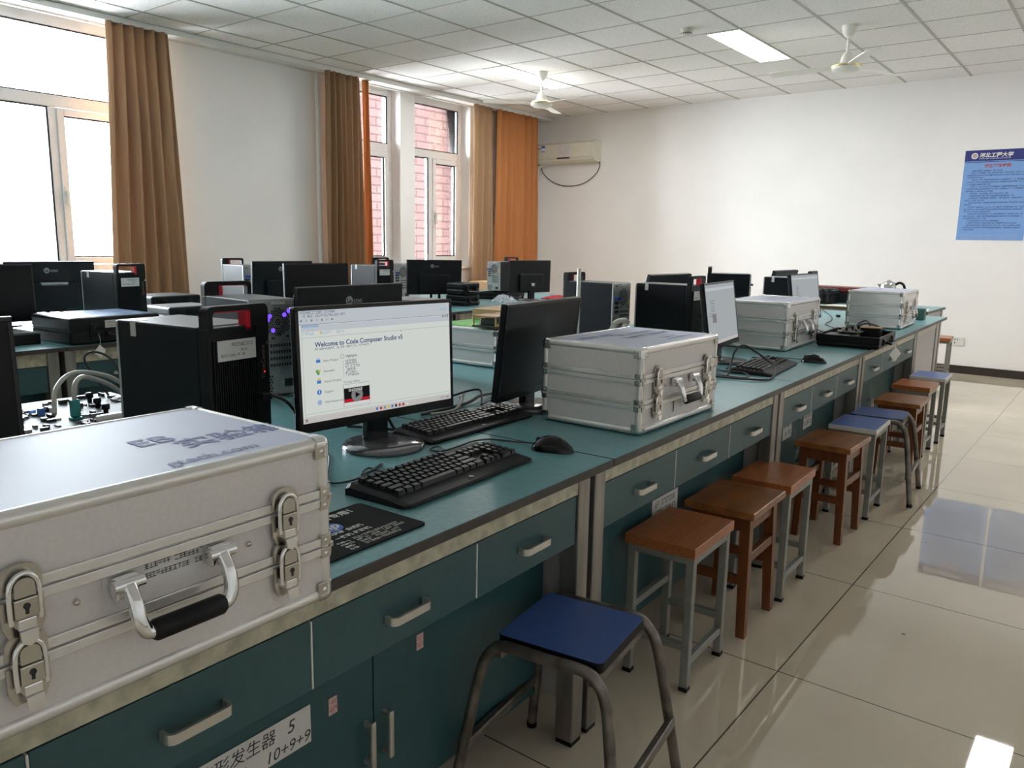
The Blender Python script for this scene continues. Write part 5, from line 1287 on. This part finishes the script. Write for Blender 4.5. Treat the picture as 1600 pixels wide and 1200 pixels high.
MB().tube(spline([(.055, .0, .200), (.085, 0, .218), (.120, 0, .200), (.132, 0, .15), (.118, 0, .09), (.085, 0, .06)], 5), .011, 'black_plastic', 10).build('handle', kt)
MB().add([(-.060, -.018, .165), (-.060, .018, .165), (-.092, 0, .200), (-.058, -.016, .205), (-.058, .016, .205)], [(0, 2, 1), (3, 4, 2), (0, 3, 2), (1, 2, 4), (0, 1, 4, 3)], 'chrome').build('spout', kt)
def sheet(label, x, y, w, d, rz, m='paper', z=TOP): return tag(MB().box((-w/2, -d/2, 0), (w/2, d/2, .0015), m).build('paper_sheet', None, (x, y, z), R(rz)), label, 'paper')
sheet('white paper sheet at the right end of the cross bench', -1.46, 7.52, .20, .28, 8)
sheet('white paper lying in front of the black ribbed box', -2.02, 7.47, .30, .18, -4)
sheet('yellowish strip of paper along the front edge of the cross bench', -2.18, 7.335, .50, .06, 0, 'paper_yellow')
sheet('small white paper scrap beside the lit monitor behind the third silver case', -1.78, 5.35, .16, .12, 20)

# ------------------------------------------------------------------ row by the windows
bc = make_black_case('black_case', 'closed black case with bluish lid on the window row, left of the tower', (-3.995, 1.79, TOP), R(3), .38, .44, .125, sheet='lid_blue', labelled=True)
paper_tag('white diamond paper tag hanging from the closed black case', -3.775, 1.695, .800, .055, .030, R(3))
make_black_case('black_case', 'larger closed black case by the wall below the left curtain', (-5.05, 2.70, TOP), R(6), .30, .36, .125)
make_black_case('black_case', 'small closed black case with shiny front, in front of the larger one', (-4.62, 2.585, TOP), R(2), .30, .34, .088, sheet='tower_top')
make_black_case('black_case', 'upper closed black case of the pair by the branded monitor', (-4.265, 4.80, TOP+.085), R(-4), .20, .19, .095)
make_black_case('black_case', 'lower closed black case of the pair by the branded monitor', (-4.265, 4.80, TOP), R(4), .20, .20, .084)
make_black_case('open_black_tray', 'shallow open black case before the plain black monitor back', (-4.56, 5.64, TOP), R(8), .33, .34, .060, open_=True, latches=0)
crumple('plastic_bag', 'crumpled blue and white plastic bag on the window row', 'plastic bag', (-4.24, 5.30, TOP), .10, .11, .075, 'clear_film', 5, rz=.4)
sheet('white and blue paper inside the plastic bag on the window row', -4.24, 5.30, .12, .10, 30, 'paper')
crumple('red_cloth', 'crumpled red cloth on the far end of the window row', 'cloth', (-4.20, 6.06, TOP), .15, .15, .035, 'red_cloth', 6, rz=.3)
sheet('white paper sheet beside the crumpled red cloth', -4.33, 6.14+.27, .24, .22, 15)
stp = thing('power_strip', 'white power strip behind the closed black case', 'power strip', (-5.17, 2.10, TOP), R(78))
MB().box((-.16, -.03, 0), (.16, .03, .035), 'white_plastic', .005).build('body', stp)
for k in range(4): MB().box((-.125+.07*k, -.015, .0348), (-.085+.07*k, .015, .0360), 'tape_grey').build('socket', stp)
wp = thing('wire_pile', 'pile of white board and dark wires at the left edge, window row', 'circuit board', (-4.08, 1.32, TOP), R(4))
MB().box((-.13, -.19, 0), (.13, .19, .05), 'black_plastic', .005).box((-.12, -.18, .05), (.12, .18, .056), 'pcb_white', .001).build('board', wp)
rd = random.Random(21)
for q in range(6): MB().tube(spline([(rd.uniform(-.11, .11), rd.uniform(-.16, .16), .058+rd.uniform(0, .04)) for _ in range(6)], 6), .003, 'cable_black', 6).build('wire', wp)
cbx = thing('cardboard_box', 'cardboard box under the tan curtain at the last window', 'box', (-6.28, 7.66, 0), R(2))
MB().box((-.20, -.26, 0), (.20, .26, .78), 'cardboard', .004).build('carton', cbx)
m = MB().box((.2005, -.26, .62), (.201, .26, .628), 'ink').box((.2005, -.26, .70), (.201, .26, .706), 'ink'); m.scribble((.2012, -.2, .65), Y, Z, .35, .03, 'ink', 3, .5); m.build('print', cbx)
